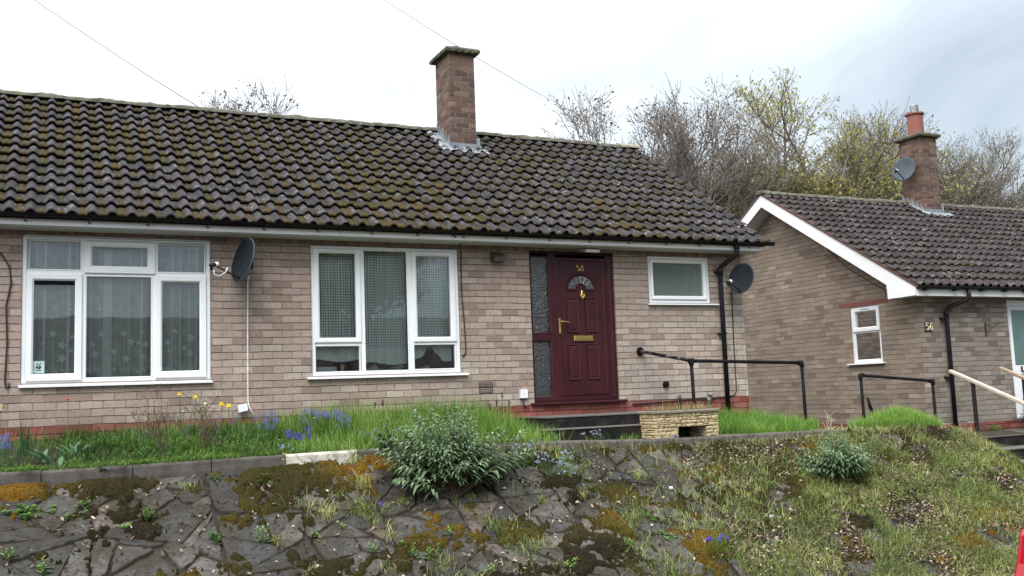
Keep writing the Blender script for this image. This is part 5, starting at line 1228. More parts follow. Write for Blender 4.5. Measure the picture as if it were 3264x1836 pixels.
for i, (px, py, y) in enumerate([(906, 1448, -1.72), (905, 1466, -1.78), (968, 1480, -1.80), (1003, 1334, -1.0), (1303, 1376, -1.35), (1260, 1392, -1.4), (424, 1447, -1.35), (935, 1304, -.7), (990, 1294, -.6)]):
    flower('yellow_poppy', 'yellow poppy ' + ['upper of two at the left end of the whitewashed kerb', 'lower of two at the left end of the whitewashed kerb', 'drooping on moss below the whitewashed kerb', 'above the violet flower spikes', 'right one in the grass left of the big shrub', 'left lower one in the grass left of the big shrub', 'tiny and low in the grass above the left kerb', 'orange-tinged among bluebells', 'small among bluebells near the wall'][i], 'poppy', px, py, y, 'poppy', 'yellow' if i not in (6, 7) else 'orange', 'small yellow poppies', .024 if i not in (6, 7) else .016)
def bells(name, label, cat, pts, y, colour, group, hgt=.11, n_b=9, r=.013, bs_=.0062, leaves_n=10, pos=None, ln=.16):
    rs = random.Random(len(label)+int(pts[0][0])); c0 = pos or at_y(pts[0][0], pts[0][1], y); g = Vector((c0.x, c0.y, H(c0.x, c0.y))); t = thing(name, label, cat, g, group); b = B(); st = B()
    for px, py in pts:
        hd = at_y(px, py, (y + rs.uniform(-.08, .08)) if pos is None else pos.y + rs.uniform(-.03, .03)); gg = Vector((hd.x+rs.uniform(-.02, .02), hd.y, H(hd.x, hd.y)-.01)); st.tube([gg, hd], [.003, .002], 5)
        ax = (hd-gg).normalized()
        for k in range(n_b):
            a = k*2.4; u = k/n_b; p = hd - ax*hgt*.5*(1-u) + Vector((math.cos(a), math.sin(a), 0))*r*(1.1-u*.7)
            b.tube([p, p + Vector((math.cos(a)*.3, math.sin(a)*.3, -1))*bs_*1.6], [bs_*.45, bs_*.62], 5)
    st.build('stem', M_stemgreen, t); b.build('flowers', M_petal[colour], t)
    if leaves_n: strap('leaves', None, None, g, leaves_n, ln, .009, M_blueleaf, .45, .5, .06, parent=t)
BG = 'bluebell clumps in the bed'
rq = random.Random(3)
def spray(cx, cy, wx, wy, n): return [(cx + rq.uniform(-wx, wx), cy + rq.uniform(-wy, wy)) for _ in range(n)]
bells('bluebell_clump', 'bluebells in the grass just right of the white junction box', 'bluebells', spray(855, 1330, 30, 28, 24), -.75, 'blue', BG)
bells('bluebell_clump', 'bluebells near the wall, above the violet spikes', 'bluebells', spray(985, 1318, 34, 20, 26), -.55, 'blue', BG)
bells('bluebell_clump', 'dense bluebells under the crochet-curtained window', 'bluebells', spray(1060, 1318, 44, 16, 40), -.65, 'blue', BG)
bells('bluebell_clump', 'bluebells between the two clumps under the wall, lower and loose', 'bluebells', spray(1095, 1335, 22, 16, 10), -.8, 'blue', BG)
bells('bluebell_clump', 'bluebells cut by the left picture edge', 'bluebells', spray(12, 1395, 20, 20, 18), -1.1, 'blue', BG)
for q_ in [(1470, 1302), (1475, 1315), (1310, 1330), (1540, 1360), (1440, 1310)]: bells('bluebell', 'lone bluebell stem standing in the grass around the big shrub', 'bluebell', [q_], -.7, 'blue', 'lone bluebells by the shrub', leaves_n=4)
for q_ in [(700, 1320), (745, 1330), (760, 1315), (815, 1322), (690, 1345)]: bells('bluebell', 'lone bluebell stem behind the rose twigs by the white box', 'bluebell', [q_], -.6, 'blue', 'lone bluebells behind the rose', leaves_n=5)
VG = 'grape hyacinth clumps'
bells('grape_hyacinth_clump', 'deep violet-blue spikes massed in front of the bluebells', 'grape hyacinths', spray(960, 1385, 50, 20, 24) + [(985, 1355), (975, 1362)], -1.15, 'violet', VG, .06, 16, .008, .006, 16, ln=.10)
for q_ in [(1135, 1370), (1160, 1375), (1175, 1378), (1265, 1362)]: bells('grape_hyacinth', 'lone violet spike in the grass left of the big shrub', 'grape hyacinth', [q_], -1.1, 'violet', 'lone violet spikes', .06, 16, .008, .006, 6, ln=.10)
g_ = ground_at(1215, 1640); bells('grape_hyacinth', 'single blue grape hyacinth on the slope left of the shrub', 'grape hyacinth', [(1213, 1597)], 0, 'violet', VG, .07, 22, .009, .007, 14, pos=g_, ln=.10)
g_ = ground_at(2290, 1750); bells('grape_hyacinth_clump', 'blue grape hyacinths on the lower right slope with grassy leaves', 'grape hyacinths', spray(2275, 1708, 26, 12, 9) + [(2300, 1698), (2318, 1705)], 0, 'violet', VG, .07, 22, .009, .007, 0, pos=g_, ln=.10)
tuft(2290, 1770, 150, .17, 'thick dark green tuft under the blue grape hyacinths', M_lush, .13, .006, .5, .9)
bells('grape_hyacinth', 'purple spike at the left leg of the stone planter', 'grape hyacinth', [(2151, 1385)], -1.67, 'violet', VG, .06, 18, .008, .006, 4, ln=.08)
def forget(label, pts, y, n_st, pos=None):
    c0 = pos or at_y(*pts[0], y); g = Vector((c0.x, c0.y, H(c0.x, c0.y))); t = thing('forget_me_not', label, 'forget-me-nots', g, 'forget-me-not plants'); b = B(); st = B()
    for px, py in pts:
        hd = at_y(px, py, (c0.y if pos is not None else y) + rq.uniform(-.1, .1)); gg = g.lerp(hd, .35); gg.z = H(gg.x, gg.y); st.tube([gg, gg.lerp(hd, .6), hd], [.002, .0018, .0015], 4)
        for k in range(4):
            p = hd + Vector((rq.gauss(0, .010), rq.gauss(0, .010), rq.gauss(0, .006))); s_ = .0052; b.quad([p+Vector((-s_, 0, -s_*.4)), p+Vector((0, -s_*.8, 0)), p+Vector((s_, 0, s_*.4)), p+Vector((0, s_*.8, s_))]); b.quad([p+Vector((0, -.001, -s_)), p+Vector((s_, -.001, 0)), p+Vector((0, -.001, s_)), p+Vector((-s_, -.001, 0))])
    st.build('stem', M_stemgreen, t); b.build('flowers', M_petal['pale'], t)
    Pb = np.array([[g.x+rq.gauss(0, .10), g.y+rq.gauss(0, .05), 0] for _ in range(60)]); Pb[:, 2] = [H(a, c)+rq.uniform(0, .10) for a, c, _ in Pb]; Dn = np.array([[rq.gauss(0, 1), rq.gauss(0, 1), .6] for _ in range(60)])
    leafset('foliage', M_weed, Pb, Dn, np.full(60, .045), np.full(60, .011), .55+.15*np.random.randn(60), t)
g_ = ground_at(1770, 1530); forget('pale blue forget-me-nots spraying right of the big shrub', spray(1765, 1458, 62, 22, 34) + spray(1810, 1490, 40, 20, 16), 0, 50, g_)
g_ = ground_at(1665, 1500); forget('thin forget-me-nots beside the right skirt of the shrub', spray(1670, 1430, 30, 34, 12), 0, 12, g_)
forget('forget-me-nots at the foot of the dark steps', spray(1880, 1378, 34, 10, 9), -1.42, 9)
forget('small forget-me-nots above the kerb at left', spray(910, 1425, 25, 8, 8), -1.45, 9)
# broad tulip leaves at the left, tall narrow clump, darker sword leaves
def broad(label, x, y, n, L_, W_, seed, name='tulip_leaves'):
    rs = np.random.RandomState(seed); g = bed(x, y); a = rs.uniform(0, 2*PI, n); Pb = np.tile([g.x, g.y, g.z], (n, 1)) + rs.randn(n, 3)*[.04, .03, 0]
    Dn = np.stack([np.cos(a), np.sin(a)*.7, 1.1+.5*rs.rand(n)], 1); o = leafset(name, M_blueleaf, Pb, Dn, L_*(.8+.4*rs.rand(n)), np.full(n, W_), .65+.12*rs.randn(n), None, .35, .4); tag(o, label, 'leaves', 'leaf clumps in the bed under the left window'); return o
broad('broad blue-green tulip leaves below the pink tulip', .30, -.95, 9, .24, .050, 1); broad('broad blue-green tulip leaves left of the pink tulip', .02, -1.1, 8, .24, .052, 2); broad('broad pale leaf pair lower between the tulip clumps', .16, -1.3, 5, .17, .055, 5)
o = strap('narcissus_leaves', 'tall upright narrow leaf clump at the far left of the bed', 'leaves', bed(-.20, -.75), 30, .34, .010, M_blueleaf, .35, .12, .04, 'leaf clumps in the bed under the left window')
for i, (x, y, lb) in enumerate([(1.05, -.45, 'dark sword leaves by the wall left of the rose twigs'), (.85, -.65, 'dark arching sword leaves left in the bed'), (1.45, -.50, 'dark sword leaves behind the rose twigs'), (2.25, -.45, 'upright leaf clump right of the white box'), (2.7, -.6, 'upright leaf clump among the bluebells'), (1.9, -.8, 'leaf clump in front of the white junction box'), (3.1, -.45, 'leaf clump under the crochet-curtained window')]):
    strap('narcissus_leaves', lb, 'leaves', bed(x, y), 34, .25, .011, M_blueleaf, .25 if i < 3 else .45, .55, .11, 'sword leaf clumps in the bed')
weed(0, 0, 'low fresh green leafy weeds in the bed left of the rose', 12, .09, .045, .02, None, 26, .20, .45, name='bed_weed', pos=bed(.75, -1.2), group='leafy weeds in the bed', seed=3)
weed(0, 0, 'leafy weeds at the kerb under the tulip leaves', 10, .08, .05, .018, None, 12, .10, .5, name='bed_weed', pos=bed(.35, -1.42), group='leafy weeds in the bed', seed=5)
weed(0, 0, 'darker leafy weeds at the far left kerb', 10, .10, .05, .016, None, 16, .16, .3, name='bed_weed', pos=bed(-.25, -1.35), group='leafy weeds in the bed', seed=6)
for i, (x, y, lb) in enumerate([(1.05, -1.3, 'mid-green weed mat along the kerb in front of the rose'), (1.75, -1.25, 'weed mat along the kerb right of the rose'), (2.3, -1.3, 'weed mat along the kerb left of the whitewashed piece'), (.55, -.7, 'weed mat in the middle of the bed right of the tulips'), (1.9, -.95, 'weed mat in the bed below the white box'), (1.35, -1.0, 'weed mat around the rose stems')]):
    weed(0, 0, lb, 12, .10, .045, .02, None, 26, .17, .40+.12*(i % 3), name='bed_weed', pos=bed(x, y), group='leafy weeds in the bed', seed=20+i)
P = scatter(2600, -1, 5.3, -1.63, -1.55, lambda x, y: max(0, .35+nse(x, y, 3, 77))*(1 if x < 2.1 or x > 3 else .2)); n = len(P); P[:, 2] += .03
V, F, ix = blades(P, .085*np.clip(1+.4*np.random.randn(n), .4, 2), np.abs(1.3+.4*np.random.randn(n)), .006*np.ones(n), az=-PI/2+.7*np.random.randn(n), droop=1.6)
tag(np_mesh('grass', V, F, M_lush, np.clip(.6+.25*np.random.randn(n), .02, 1)[ix]), 'fringe of grass hanging over the kerb edge of the bed', 'grass', kind='stuff')
# rose twigs
def twigs(b, p, d, l, r, lev, rs, maxl=3, up_=.05):
    n = 4; pts = [p]; q = Vector(p); dd = Vector(d)
    for k in range(n): dd = (dd + Vector(rs.randn(3)*.12) + Vector((0, 0, up_))).normalized(); q = q + dd*l/n; pts.append(q.copy())
    b.tube(pts, [r*(1-.55*k/n) for k in range(n+1)], 5 if r > .004 else 4, cap=False); tips = [pts[-1]]
    if lev < maxl:
        for _ in range(rs.randint(2, 4)):
            k = rs.randint(1, n+1); nd = (dd + Vector(rs.randn(3)*.65)).normalized(); tips += twigs(b, pts[k], nd, l*rs.uniform(.45, .75), r*.6, lev+1, rs, maxl, up_)
    return tips
rs = np.random.RandomState(5); t = thing('rose_bush', 'sparse leggy rose bush with bare brown twigs under the left window', 'rose bush', bed(1.45, -1.2)); b = B(); tips = []
for k in range(13):
    x = rs.choice([1.10, 1.2, 1.3, 1.45, 1.55]) + rs.randn()*.03; tips += twigs(b, bed(x, -1.15+rs.randn()*.04), Vector((rs.randn()*.35, rs.randn()*.15, 1)).normalized(), .42, .0065, 0, rs, 3)
b.build('stem', mat('brown_rose_stem', (.13, .085, .06), (.08, .05, .04), 20, .8), t)
Pb = np.array([tuple(p) for p in tips if rs.rand() < .8 for _ in range(2)]); Dn = rs.randn(len(Pb), 3)+[0, 0, .3]; leafset('foliage', tint_mat('bronze_leaf', [(0, (.15, .07, .03)), (.5, (.10, .11, .03)), (1, (.13, .17, .04))], .6, .2), Pb, Dn, np.full(len(Pb), .025), np.full(len(Pb), .014), rs.rand(len(Pb)), t)
# dark seed heads by the door, dead twigs, dry grass on the planter
for px, py, lb in ((1600, 1252, 'tallest dark seed stalk left of the white socket box'), (1584, 1280, 'short dark seed stalk left of the tallest one'), (1562, 1290, 'short dark seed stalk leftmost by the air brick'), (1622, 1278, 'dark seed stalk nearest the white socket box'), (1220, 1278, 'dark seed stalk under the crochet-curtained window, right one'), (1195, 1285, 'dark seed stalk under the crochet-curtained window, left one')):
    hd = at_y(px, py, -.5); g = bed(hd.x, -.5); t = thing('seed_stalk', lb, 'dead stalk', g, 'dark dried seed stalks by the wall'); st = B(); st.tube([g, hd], [.004, .003], 5); st.build('stem', M_petal['brown'], t)
    b = B()
    for k in range(9): b.tube([hd + Vector((rq.gauss(0, .008), 0, -.008*k)), hd + Vector((rq.gauss(0, .012), rq.gauss(0, .01), -.008*k+.014))], [.005, .008], 5)
    b.build('seed_head', M_petal['brown'], t)
rs = np.random.RandomState(9); b = B(); c = at_y(2640, 1372, -.9)
for k in range(4): twigs(b, c + Vector((rs.randn()*.03, 0, -.05)), Vector((rs.randn()*.25, 0, 1)).normalized(), .24, .006, 1, rs, 2, .0)
tag(b.build('dead_twig', mat('bleached_twig', (.50, .42, .33), (.42, .35, .27), 20, .8), None), 'bleached bare twig standing between the two pipe handrails', 'twig')
n = 700; P = np.stack([np.random.uniform(6.74, 7.60, n), np.random.uniform(-1.60, -1.30, n), np.full(n, -.115)], 1); V, F, ix = blades(P, .075*np.clip(1+.45*np.random.randn(n), .3, 2.4), np.abs(.7+.4*np.random.randn(n)), np.full(n, .0035)); tag(np_mesh('dry_grass', V, F, M_dry, np.random.rand(n)[ix]), 'dry yellowish grass growing in the stone planter', 'grass', kind='stuff')
weed(0, 0, 'small weed on the top step below the door', 10, .06, .03, .015, None, 6, .05, .4, name='bed_weed', pos=Vector((6.35, -.12, -.15)), group='weeds around the steps')
weed(0, 0, 'green weeds between the legs of the stone planter', 10, .09, .04, .018, None, 16, .10, .4, name='bed_weed', pos=bed(7.22, -1.35), group='weeds around the steps', seed=4)
tuft(0, 0, 1, .01, 'x') if False else None
def tuft_at(x, y, n, h, label, m, r, wd, tint, lean): 
    rs = np.random; Pt = np.array([[x+rs.randn()*r*.5, y+rs.randn()*r*.4, 0] for _ in range(n)]); Pt[:, 2] = [H(a, b_) for a, b_, _ in Pt]; V, F, ix = blades(Pt, h*np.clip(1+.3*rs.randn(n), .4, 1.7), np.abs(lean*(1+.45*rs.randn(n))), np.full(n, wd)); tag(np_mesh('grass_tuft', V, F, m, np.clip(tint+.18*rs.randn(n), .02, 1)[ix]), label, 'grass tuft')
tuft_at(6.45, -1.42, 90, .10, 'grass tuft at the foot of the steps left of the planter', M_lush, .14, .005, .6, .8)
tuft_at(5.05, -1.55, 160, .22, 'light green grass tuft at the kerb right of the big shrub', M_lush, .22, .006, .85, .7)
q = Vector((14.55, -.02, -.79)); rs_ = np.random; Pt = np.array([[q.x+rs_.randn()*.12, q.y+rs_.randn()*.05, q.z] for _ in range(60)]); V, F, ix = blades(Pt, np.full(60, .16), np.abs(.6+.4*rs_.randn(60)), np.full(60, .011)); tag(np_mesh('grass_tuft', V, F, M_lush, np.full(60, .35)[ix]), 'dark green strappy tuft by the wall behind the stone steps', 'grass tuft')
weed(0, 0, 'orange-leaved little plant at the foot of the right downpipe', 12, .13, .06, .02, tint_mat('orange_leaf', [(0, (.45, .09, .03)), (.5, (.30, .16, .03)), (1, (.22, .22, .05))], .6, .2), 7, .07, .5, name='orange_plant', cat='plant', pos=bed(12.75, -.65), group=None)
M_gloss = tint_mat('dark_glossy_leaf', [(0, (.010, .025, .012)), (.6, (.025, .06, .022)), (1, (.06, .13, .04))], .3, .1, .6)
t = thing('dark_shrub', 'dark glossy evergreen bush below the white door', 'shrub', (15.55, -.45, -.8)); n = 1500; rs = np.random.RandomState(2); dirs = rs.randn(n, 3); dirs /= np.linalg.norm(dirs, axis=1, keepdims=True); rr_ = (.55+.5*rs.rand(n))**.5
Pb = np.array([15.62, -.42, -.42]) + dirs*rr_[:, None]*[.58, .38, .52]*(1+.2*np.array([noise.noise(Vector(tuple(d_*2))) for d_ in dirs]))[:, None]; leafset('foliage', M_gloss, Pb, dirs+rs.randn(n, 3)*.5+[0, 0, .3], np.full(n, .075), np.full(n, .042), .4+.3*rs.randn(n), t, .3)
b = B(); b.tube([(15.6, -.42, -1), (15.6, -.42, -.3)], [.03, .015], 6); b.build('stem', M_stem, t)
# crumpled litter under the planter
b = B(); rs = random.Random(4); c = ground_at(2290, 1436) + Vector((0, 0, .05)); n = 14; vs = []
for i in range(n+1):
    for j in range(4): vs.append((c.x-.20+.42*i/n, c.y+(j-1.5)*.035, c.z + (j-1.5)*.022 - .05*i/n + rs.uniform(-.012, .012)))
b.add(vs, [(i*4+j, (i+1)*4+j, (i+1)*4+j+1, i*4+j+1) for i in range(n) for j in range(3)])
tag(b.build('foil_litter', mat('silver_foil', (.65, .68, .72), (.05, .05, .06), 25, .3, metal=.6), None), 'crumpled silver and black foil litter lying under the stone planter', 'litter')
for i, (px, py, s_, lb) in enumerate([(935, 1695, .012, 'white pebble on stone left of centre'), (2465, 1535, .016, 'pale stone chip high on the right slope'), (2140, 1570, .03, 'rounded pale pebble on the slope below the planter'), (2460, 1660, .03, 'pale lichened stone in the grass below the small shrub')]):
    c = ground_at(px, py)+Vector((0, 0, .04)); b = B(); b.tube([c-Vector((s_, 0, 0)), c-Vector((s_*.4, 0, 0)), c+Vector((s_*.5, 0, 0)), c+Vector((s_, 0, 0))], [s_*.3, s_*.8, s_*.75, s_*.3], 7); tag(b.build('pebble', mat('pale_pebble', (.5, .48, .45), (.4, .38, .35), 20, .9), None, smooth=True), lb, 'pebble', 'loose pebbles on the slope')

# ------------------------------------------------------------------ things inside the windows
def curtain(name, label, x0, x1, z0, z1, y, m, amp, per, fn=None, seed=0):
    rs = random.Random(seed); n = int((x1-x0)/.012); V = []; UV = []
    for j in range(9):
        z = z0+(z1-z0)*j/8
        for i in range(n+1):
            x = x0+(x1-x0)*i/n; ph = noise.noise(Vector((x*3, seed, z*.3)))*3
            yy = y + amp*math.sin(x*2*PI/per + ph) + amp*.6*noise.noise(Vector((x*14, z*.5, seed)))
            zz_ = z
            if fn and j == 0: zz_ = z + fn(x)
            V.append((x, yy, zz_)); UV.append((x*1.12, zz_))
    F = [(j*(n+1)+i, j*(n+1)+i+1, (j+1)*(n+1)+i+1, (j+1)*(n+1)+i) for j in range(8) for i in range(n)]
    o = np_mesh(name, V, F, m, smooth=True); ul = o.data.uv_layers.new(name='UVMap')
    for lp in o.data.loops: ul.data[lp.index].uv = UV[lp.vertex_index]
    return tag(o, label, 'curtain')
cu = curtain('net_curtain', 'sheer white net curtain with embroidered flowers behind the left window', -.22, 1.71, .50, 2.05, .17, M_net, .022, .21, seed=2)
b = B()   # vertical gathered folds, denser strips of the same net
for x, w_ in ((-.02, .03), (.22, .035), (.30, .02), (.62, .10), (.98, .03), (.45, .012), (.85, .012), (1.32, .015), (1.40, .02), (1.50, .015), (-.11, .015), (1.58, .02), (1.30, .01)):
    vs = [(x-w_/2, .15, .505), (x+w_/2, .15, .505), (x+w_*.42+.012, .15, 2.02), (x-w_*.42+.012, .15, 2.02)]; b.quad(vs)
M_fold = net_mat('net_fold', 'sheer')
for l_ in list(M_fold.node_tree.links):
    if l_.to_socket.name == 'Alpha': M_fold.node_tree.links.remove(l_)
M_fold.node_tree.nodes['Principled BSDF'].inputs['Alpha'].default_value = .72
b.build('fold', M_fold, cu)
b = B(); rs = random.Random(8)
def emb(cx, cz, r, petals=6):
    pts = []
    for k in range(petals*2): a = PI*k/petals; rr2 = r*(1 if k % 2 == 0 else .5)*rs.uniform(.8, 1.15); pts.append((cx+math.cos(a)*rr2, .135, cz+math.sin(a)*rr2))
    b.quad(pts)
fl = [(.07, 1.00, .05), (.16, .88, .055), (-.02, .90, .03), (.16, .73, .05), (.26, .82, .035), (.27, .97, .035), (.57, 1.0, .048), (.62, .90, .05), (.48, .88, .03), (.50, .78, .045), (.70, .80, .045), (.64, .72, .045), (.80, 1.0, .04), (.87, .91, .048), (.83, .72, .045), (.96, .90, .035), (1.03, .88, .04), (1.0, .74, .03), (.99, 1.02, .03), (1.27, .90, .04), (1.29, .80, .03), (1.35, 1.03, .03), (1.52, .95, .05), (1.51, .77, .045), (1.45, .83, .03)]
for q in fl: emb(q[0], q[1], q[2]*1.15, 5)
for k in range(34): cx = -.15 + 1.8*k/33; emb(cx + rs.uniform(-.02, .02), .56+rs.uniform(0, .06), rs.uniform(.014, .028), 4)
for x, z in ((.10, 1.28), (.24, 1.28), (.54, 1.28), (.76, 1.28), (.98, 1.28), (1.37, 1.27)): emb(x, z, .026, 5); emb(x+.008, z+.045, .014, 4); b.quad([(x, .135, z-.03), (x+.004, .135, z-.03), (x+.006, .135, z-.09), (x+.003, .135, z-.09)])
for cx, cz, r in fl: b.quad([(cx, .136, cz-r), (cx+.005, .136, cz-r), (cx+.01, .136, .58), (cx+.004, .136, .58)])
M_emb2 = net_mat('embroidery', 'sheer'); M_emb2.node_tree.nodes['Principled BSDF'].inputs['Alpha'].default_value = .8
for l_ in list(M_emb2.node_tree.links):
    if l_.to_socket.name == 'Alpha': M_emb2.node_tree.links.remove(l_)
b.build('embroidery', M_emb2, cu)
def hem(x): 
    z = .02*math.sin(x*9) + (.05 if x < 3.55 else 0)
    if 4.2 < x: z += .16*math.exp(-((x-4.50)/.09)**2) + .03
    return z
curtain('crochet_curtain', 'white crochet net curtain with plain hem behind the middle window', 2.97, 4.79, .605, 2.04, .19, M_crochet, .017, .13, hem, 5)
b = B(); b.box(-.12, .29, .05, .058, 1.535, 1.585); tag(b.build('roller_blind', M_curtain_dark, None), 'dark strip of rolled blind behind the lower left pane', 'blind')
# window sticker: white square with a small black and white bear-like emblem
b = B(); b.box(-.118, -.008, .040, .044, .575, .705, 0)
def blob(cx, cz, rx, rz, mi=1, y=.0385): b.quad([(cx+rx*math.cos(a), y, cz+rz*math.sin(a)) for a in np.linspace(0, 2*PI, 13)[:-1]], mi)
blob(-.062, .660, .022, .018, 0, .0392); blob(-.078, .676, .007, .007); blob(-.048, .676, .007, .007); blob(-.070, .660, .006, .007, 1, .038); blob(-.055, .660, .006, .007, 1, .038); blob(-.080, .640, .012, .012); blob(-.050, .638, .013, .012); blob(-.062, .624, .014, .006)
for k in range(4): b.box(-.088+k*.014, -.079+k*.014, .0385, .0395, .598, .610, 1)
tag(b.build('window_sticker', [mat('sticker_white', (.45, .60, .56), rough=.6), M_black], None), 'small pale sticker with black bear emblem in the lower left pane', 'sticker')
# clutter on the sill of the middle window
b = B(); b.box(2.8, 4.9, .08, .42, .44, .505); h_sill = b.build('inner_sill', mat('inner_sill', (.12, .12, .12), rough=.6), h58)
b = B()
for k in range(6): b.tube([(3.03+k*.040, .16, .506), (3.03+k*.040, .16, .575)], .021, 10)
b.box(3.01, 3.25, .145, .175, .507, .525); tag(b.build('egg_tray', M_white, None, smooth=False), 'white scalloped plastic tray on the inner sill at left', 'tray')
b = B(); b.tube([(3.32, .16, .506), (3.32, .16, .60)], .024, 12); tag(b.build('jar', mat('yellow_jar', (.62, .52, .12), (.55, .5, .3), 9, .5), None), 'small yellow jar on the inner sill', 'jar')
for i, (x, w_, h_, a_, lb) in enumerate([(3.70, .14, .07, .5, 'folded white paper leaning on the inner sill'), (3.80, .18, .035, -.15, 'open newspaper lying on the inner sill'), (4.00, .22, .06, .22, 'rolled newspaper on the inner sill right of centre'), (4.42, .16, .06, .3, 'white leaflet on the inner sill at right')]):
    b = B(); c = Vector((x, .15+.02*(i % 2), .515+h_*.4)); b.obox(c, (w_*math.cos(a_), 0, w_*math.sin(a_)), (0, .05, .02), (-h_*.4*math.sin(a_), 0, h_*.45)); tag(b.build('newspaper', mat('newsprint', (.55, .55, .52), (.25, .25, .25), 60, .8), None), lb, 'paper', 'papers on the inner sill')
b = B(); b.tube([(4.56, .19, .506), (4.56, .19, .62), (4.56, .19, .68), (4.55, .19, .73)], [.11, .10, .06, .02], 14); tag(b.build('dark_bag', M_curtain_dark, None, smooth=True), 'dark rounded bag under the lifted hem of the crochet curtain', 'bag')
b = B(); b.tube([(8.06, .12, 1.46), (8.06, .12, 1.60)], .045, 12); tag(b.build('bathroom_bottle', mat('pale_bottle', (.8, .8, .76), rough=.5), None), 'pale bottle behind the frosted little window', 'bottle')

# ------------------------------------------------------------------ trees
def grow(seed, height, spread, levels, nmain, twig_len, upb=.10, r0=.22, keepz=None, dens=1.0, child=(3, 5)):
    """bare branching tree at the origin: returns tube arrays and twig tips"""
    rs = np.random.RandomState(seed); Vs = []; Fs = []; cnt = [0]; tips = []
    def tube(pts, r):
        n = 3 if r[0] < .03 else 5; P_ = np.array(pts); d = np.gradient(P_, axis=0); d /= np.linalg.norm(d, axis=1, keepdims=True)+1e-9
        a = np.cross(d, [.3, .2, .9]); a /= np.linalg.norm(a, axis=1, keepdims=True)+1e-9; c = np.cross(d, a)
        ang = np.arange(n)*2*PI/n; ring = P_[:, None, :] + (a[:, None, :]*np.cos(ang)[None, :, None] + c[:, None, :]*np.sin(ang)[None, :, None])*np.array(r)[:, None, None]
        m_ = len(pts); Vs.append(ring.reshape(-1, 3)); i = np.arange(m_-1)[:, None]*n + np.arange(n)[None, :]; j = np.arange(m_-1)[:, None]*n + (np.arange(n)[None, :]+1) % n
        Fs.append((np.stack([i, j, j+n, i+n], -1).reshape(-1, 4))+cnt[0]); cnt[0] += m_*n
    def br(p, d, l, r, lev):
        n = 4 if lev < levels else 3; pts = [p]; q = p.copy(); dd = d.copy()
        for k in range(n):
            dd = dd + rs.randn(3)*(.13 if lev else .05) + np.array([0, 0, upb]); dd /= np.linalg.norm(dd); q = q + dd*l/n; pts.append(q.copy())
        if not (keepz is not None and max(pt[2] for pt in pts) < keepz): tube(pts, [max(.0075, r*(1-.5*k/n)) for k in range(n+1)])
        if lev >= levels: tips.append((pts[-1], dd)); tips.append((pts[-2], dd)); return
        nc = rs.randint(child[0], child[1]+1) if lev else nmain
        for c in range(nc):
            u = rs.uniform(.35, 1.0) if lev else rs.uniform(.30, 1.0); k = min(n-1, int(u*n)); pp = pts[k] + (pts[k+1]-pts[k])*(u*n-k)
            side_ = rs.randn(3); side_ -= dd*np.dot(side_, dd); side_ /= np.linalg.norm(side_)
            spread_ = spread*(rs.uniform(.55, 1.1)); nd = dd + side_*spread_; nd /= np.linalg.norm(nd)
            br(pp, nd, l*rs.uniform(.55, .78) if lev else l*rs.uniform(.38, .60), r*.52, lev+1)
        nd = dd + rs.randn(3)*.15; nd /= np.linalg.norm(nd); br(pts[-1], nd, l*.62, r*.5, lev+1)
    br(np.zeros(3), np.array([0, 0, 1.0]), height*.5, r0, 0)
    return np.concatenate(Vs), np.concatenate(Fs), tips
def tree(name, label, pos, seed, height, spread, levels, nmain, leafm=None, nleaf=0, leafL=.06, barkm=None, group='trees behind the houses', child=(3, 5), upb=.1, r0=.2, wide=1.0):
    V, F, tips = grow(seed, height, spread, levels, nmain, 0, upb, r0, child=child)
    k = height/np.percentile(V[:, 2], 98.5); t = thing(name, label, 'tree', pos, group); V = V*k*np.array([wide, wide*.8, 1]) + np.array(pos)
    np_mesh('trunk', V, F, barkm, None, t)
    if leafm is not None:
        rs = np.random.RandomState(seed); T = np.array([p for p, d in tips])*k*np.array([wide, wide*.8, 1]) + np.array(pos); Dd = np.array([d for p, d in tips])
        ix = rs.randint(0, len(T), nleaf); Pb = T[ix] + rs.randn(nleaf, 3)*.16 - Dd[ix]*(rs.rand(nleaf)*.5)[:, None]; a = rs.randn(nleaf, 3); a /= np.linalg.norm(a, axis=1, keepdims=True); c = np.cross(a, rs.randn(nleaf, 3)); c /= np.linalg.norm(c, axis=1, keepdims=True)
        sz = leafL*(.6+.8*rs.rand(nleaf))[:, None]; Vq = np.stack([Pb-a*sz, Pb-c*sz*.45, Pb+a*sz, Pb+c*sz*.45], 1).reshape(-1, 3); tn = np.clip(.5+.25*rs.randn(nleaf), .02, 1)
        np_mesh('crown', Vq, np.arange(nleaf*4).reshape(-1, 4), leafm, np.repeat(tn, 4), t)
    return t
M_bark = mat('grey_brown_bark', (.14, .12, .10), (.20, .175, .15), 4, .95)
M_bark2 = mat('purplish_twig_bark', (.17, .145, .13), (.22, .195, .175), 4, .95)
M_bud = tint_mat('young_leaf', [(0, (.16, .145, .055)), (.4, (.28, .26, .085)), (.8, (.40, .38, .13)), (1, (.46, .42, .20))], .7, .4)
M_budred = tint_mat('reddish_bud', [(0, (.075, .055, .048)), (.6, (.14, .105, .088)), (1, (.19, .16, .12))], .8, .2)
M_far = tint_mat('pale_bud', [(0, (.16, .14, .10)), (.6, (.24, .22, .14)), (1, (.30, .28, .16))], .8, .3)
tree('bare_tree', 'bare brown tree with its twig tips showing above the long roof ridge', (6.7, 17.0, -.5), 31, 9.2, .85, 5, 10, M_budred, 9000, .06, M_bark2, wide=1.05)
tree('bare_tree', 'purplish bare tree rising right of the roof end, wire running into it', (19.8, 19.0, -1), 12, 11.0, .80, 5, 13, M_budred, 14000, .06, M_bark2, wide=1.35)
tree('bare_tree', 'second purplish bare tree between the roof end and the yellow-green tree', (23.6, 20.0, -1), 18, 11.6, .8, 5, 12, M_budred, 12000, .06, M_bark2, wide=1.3)
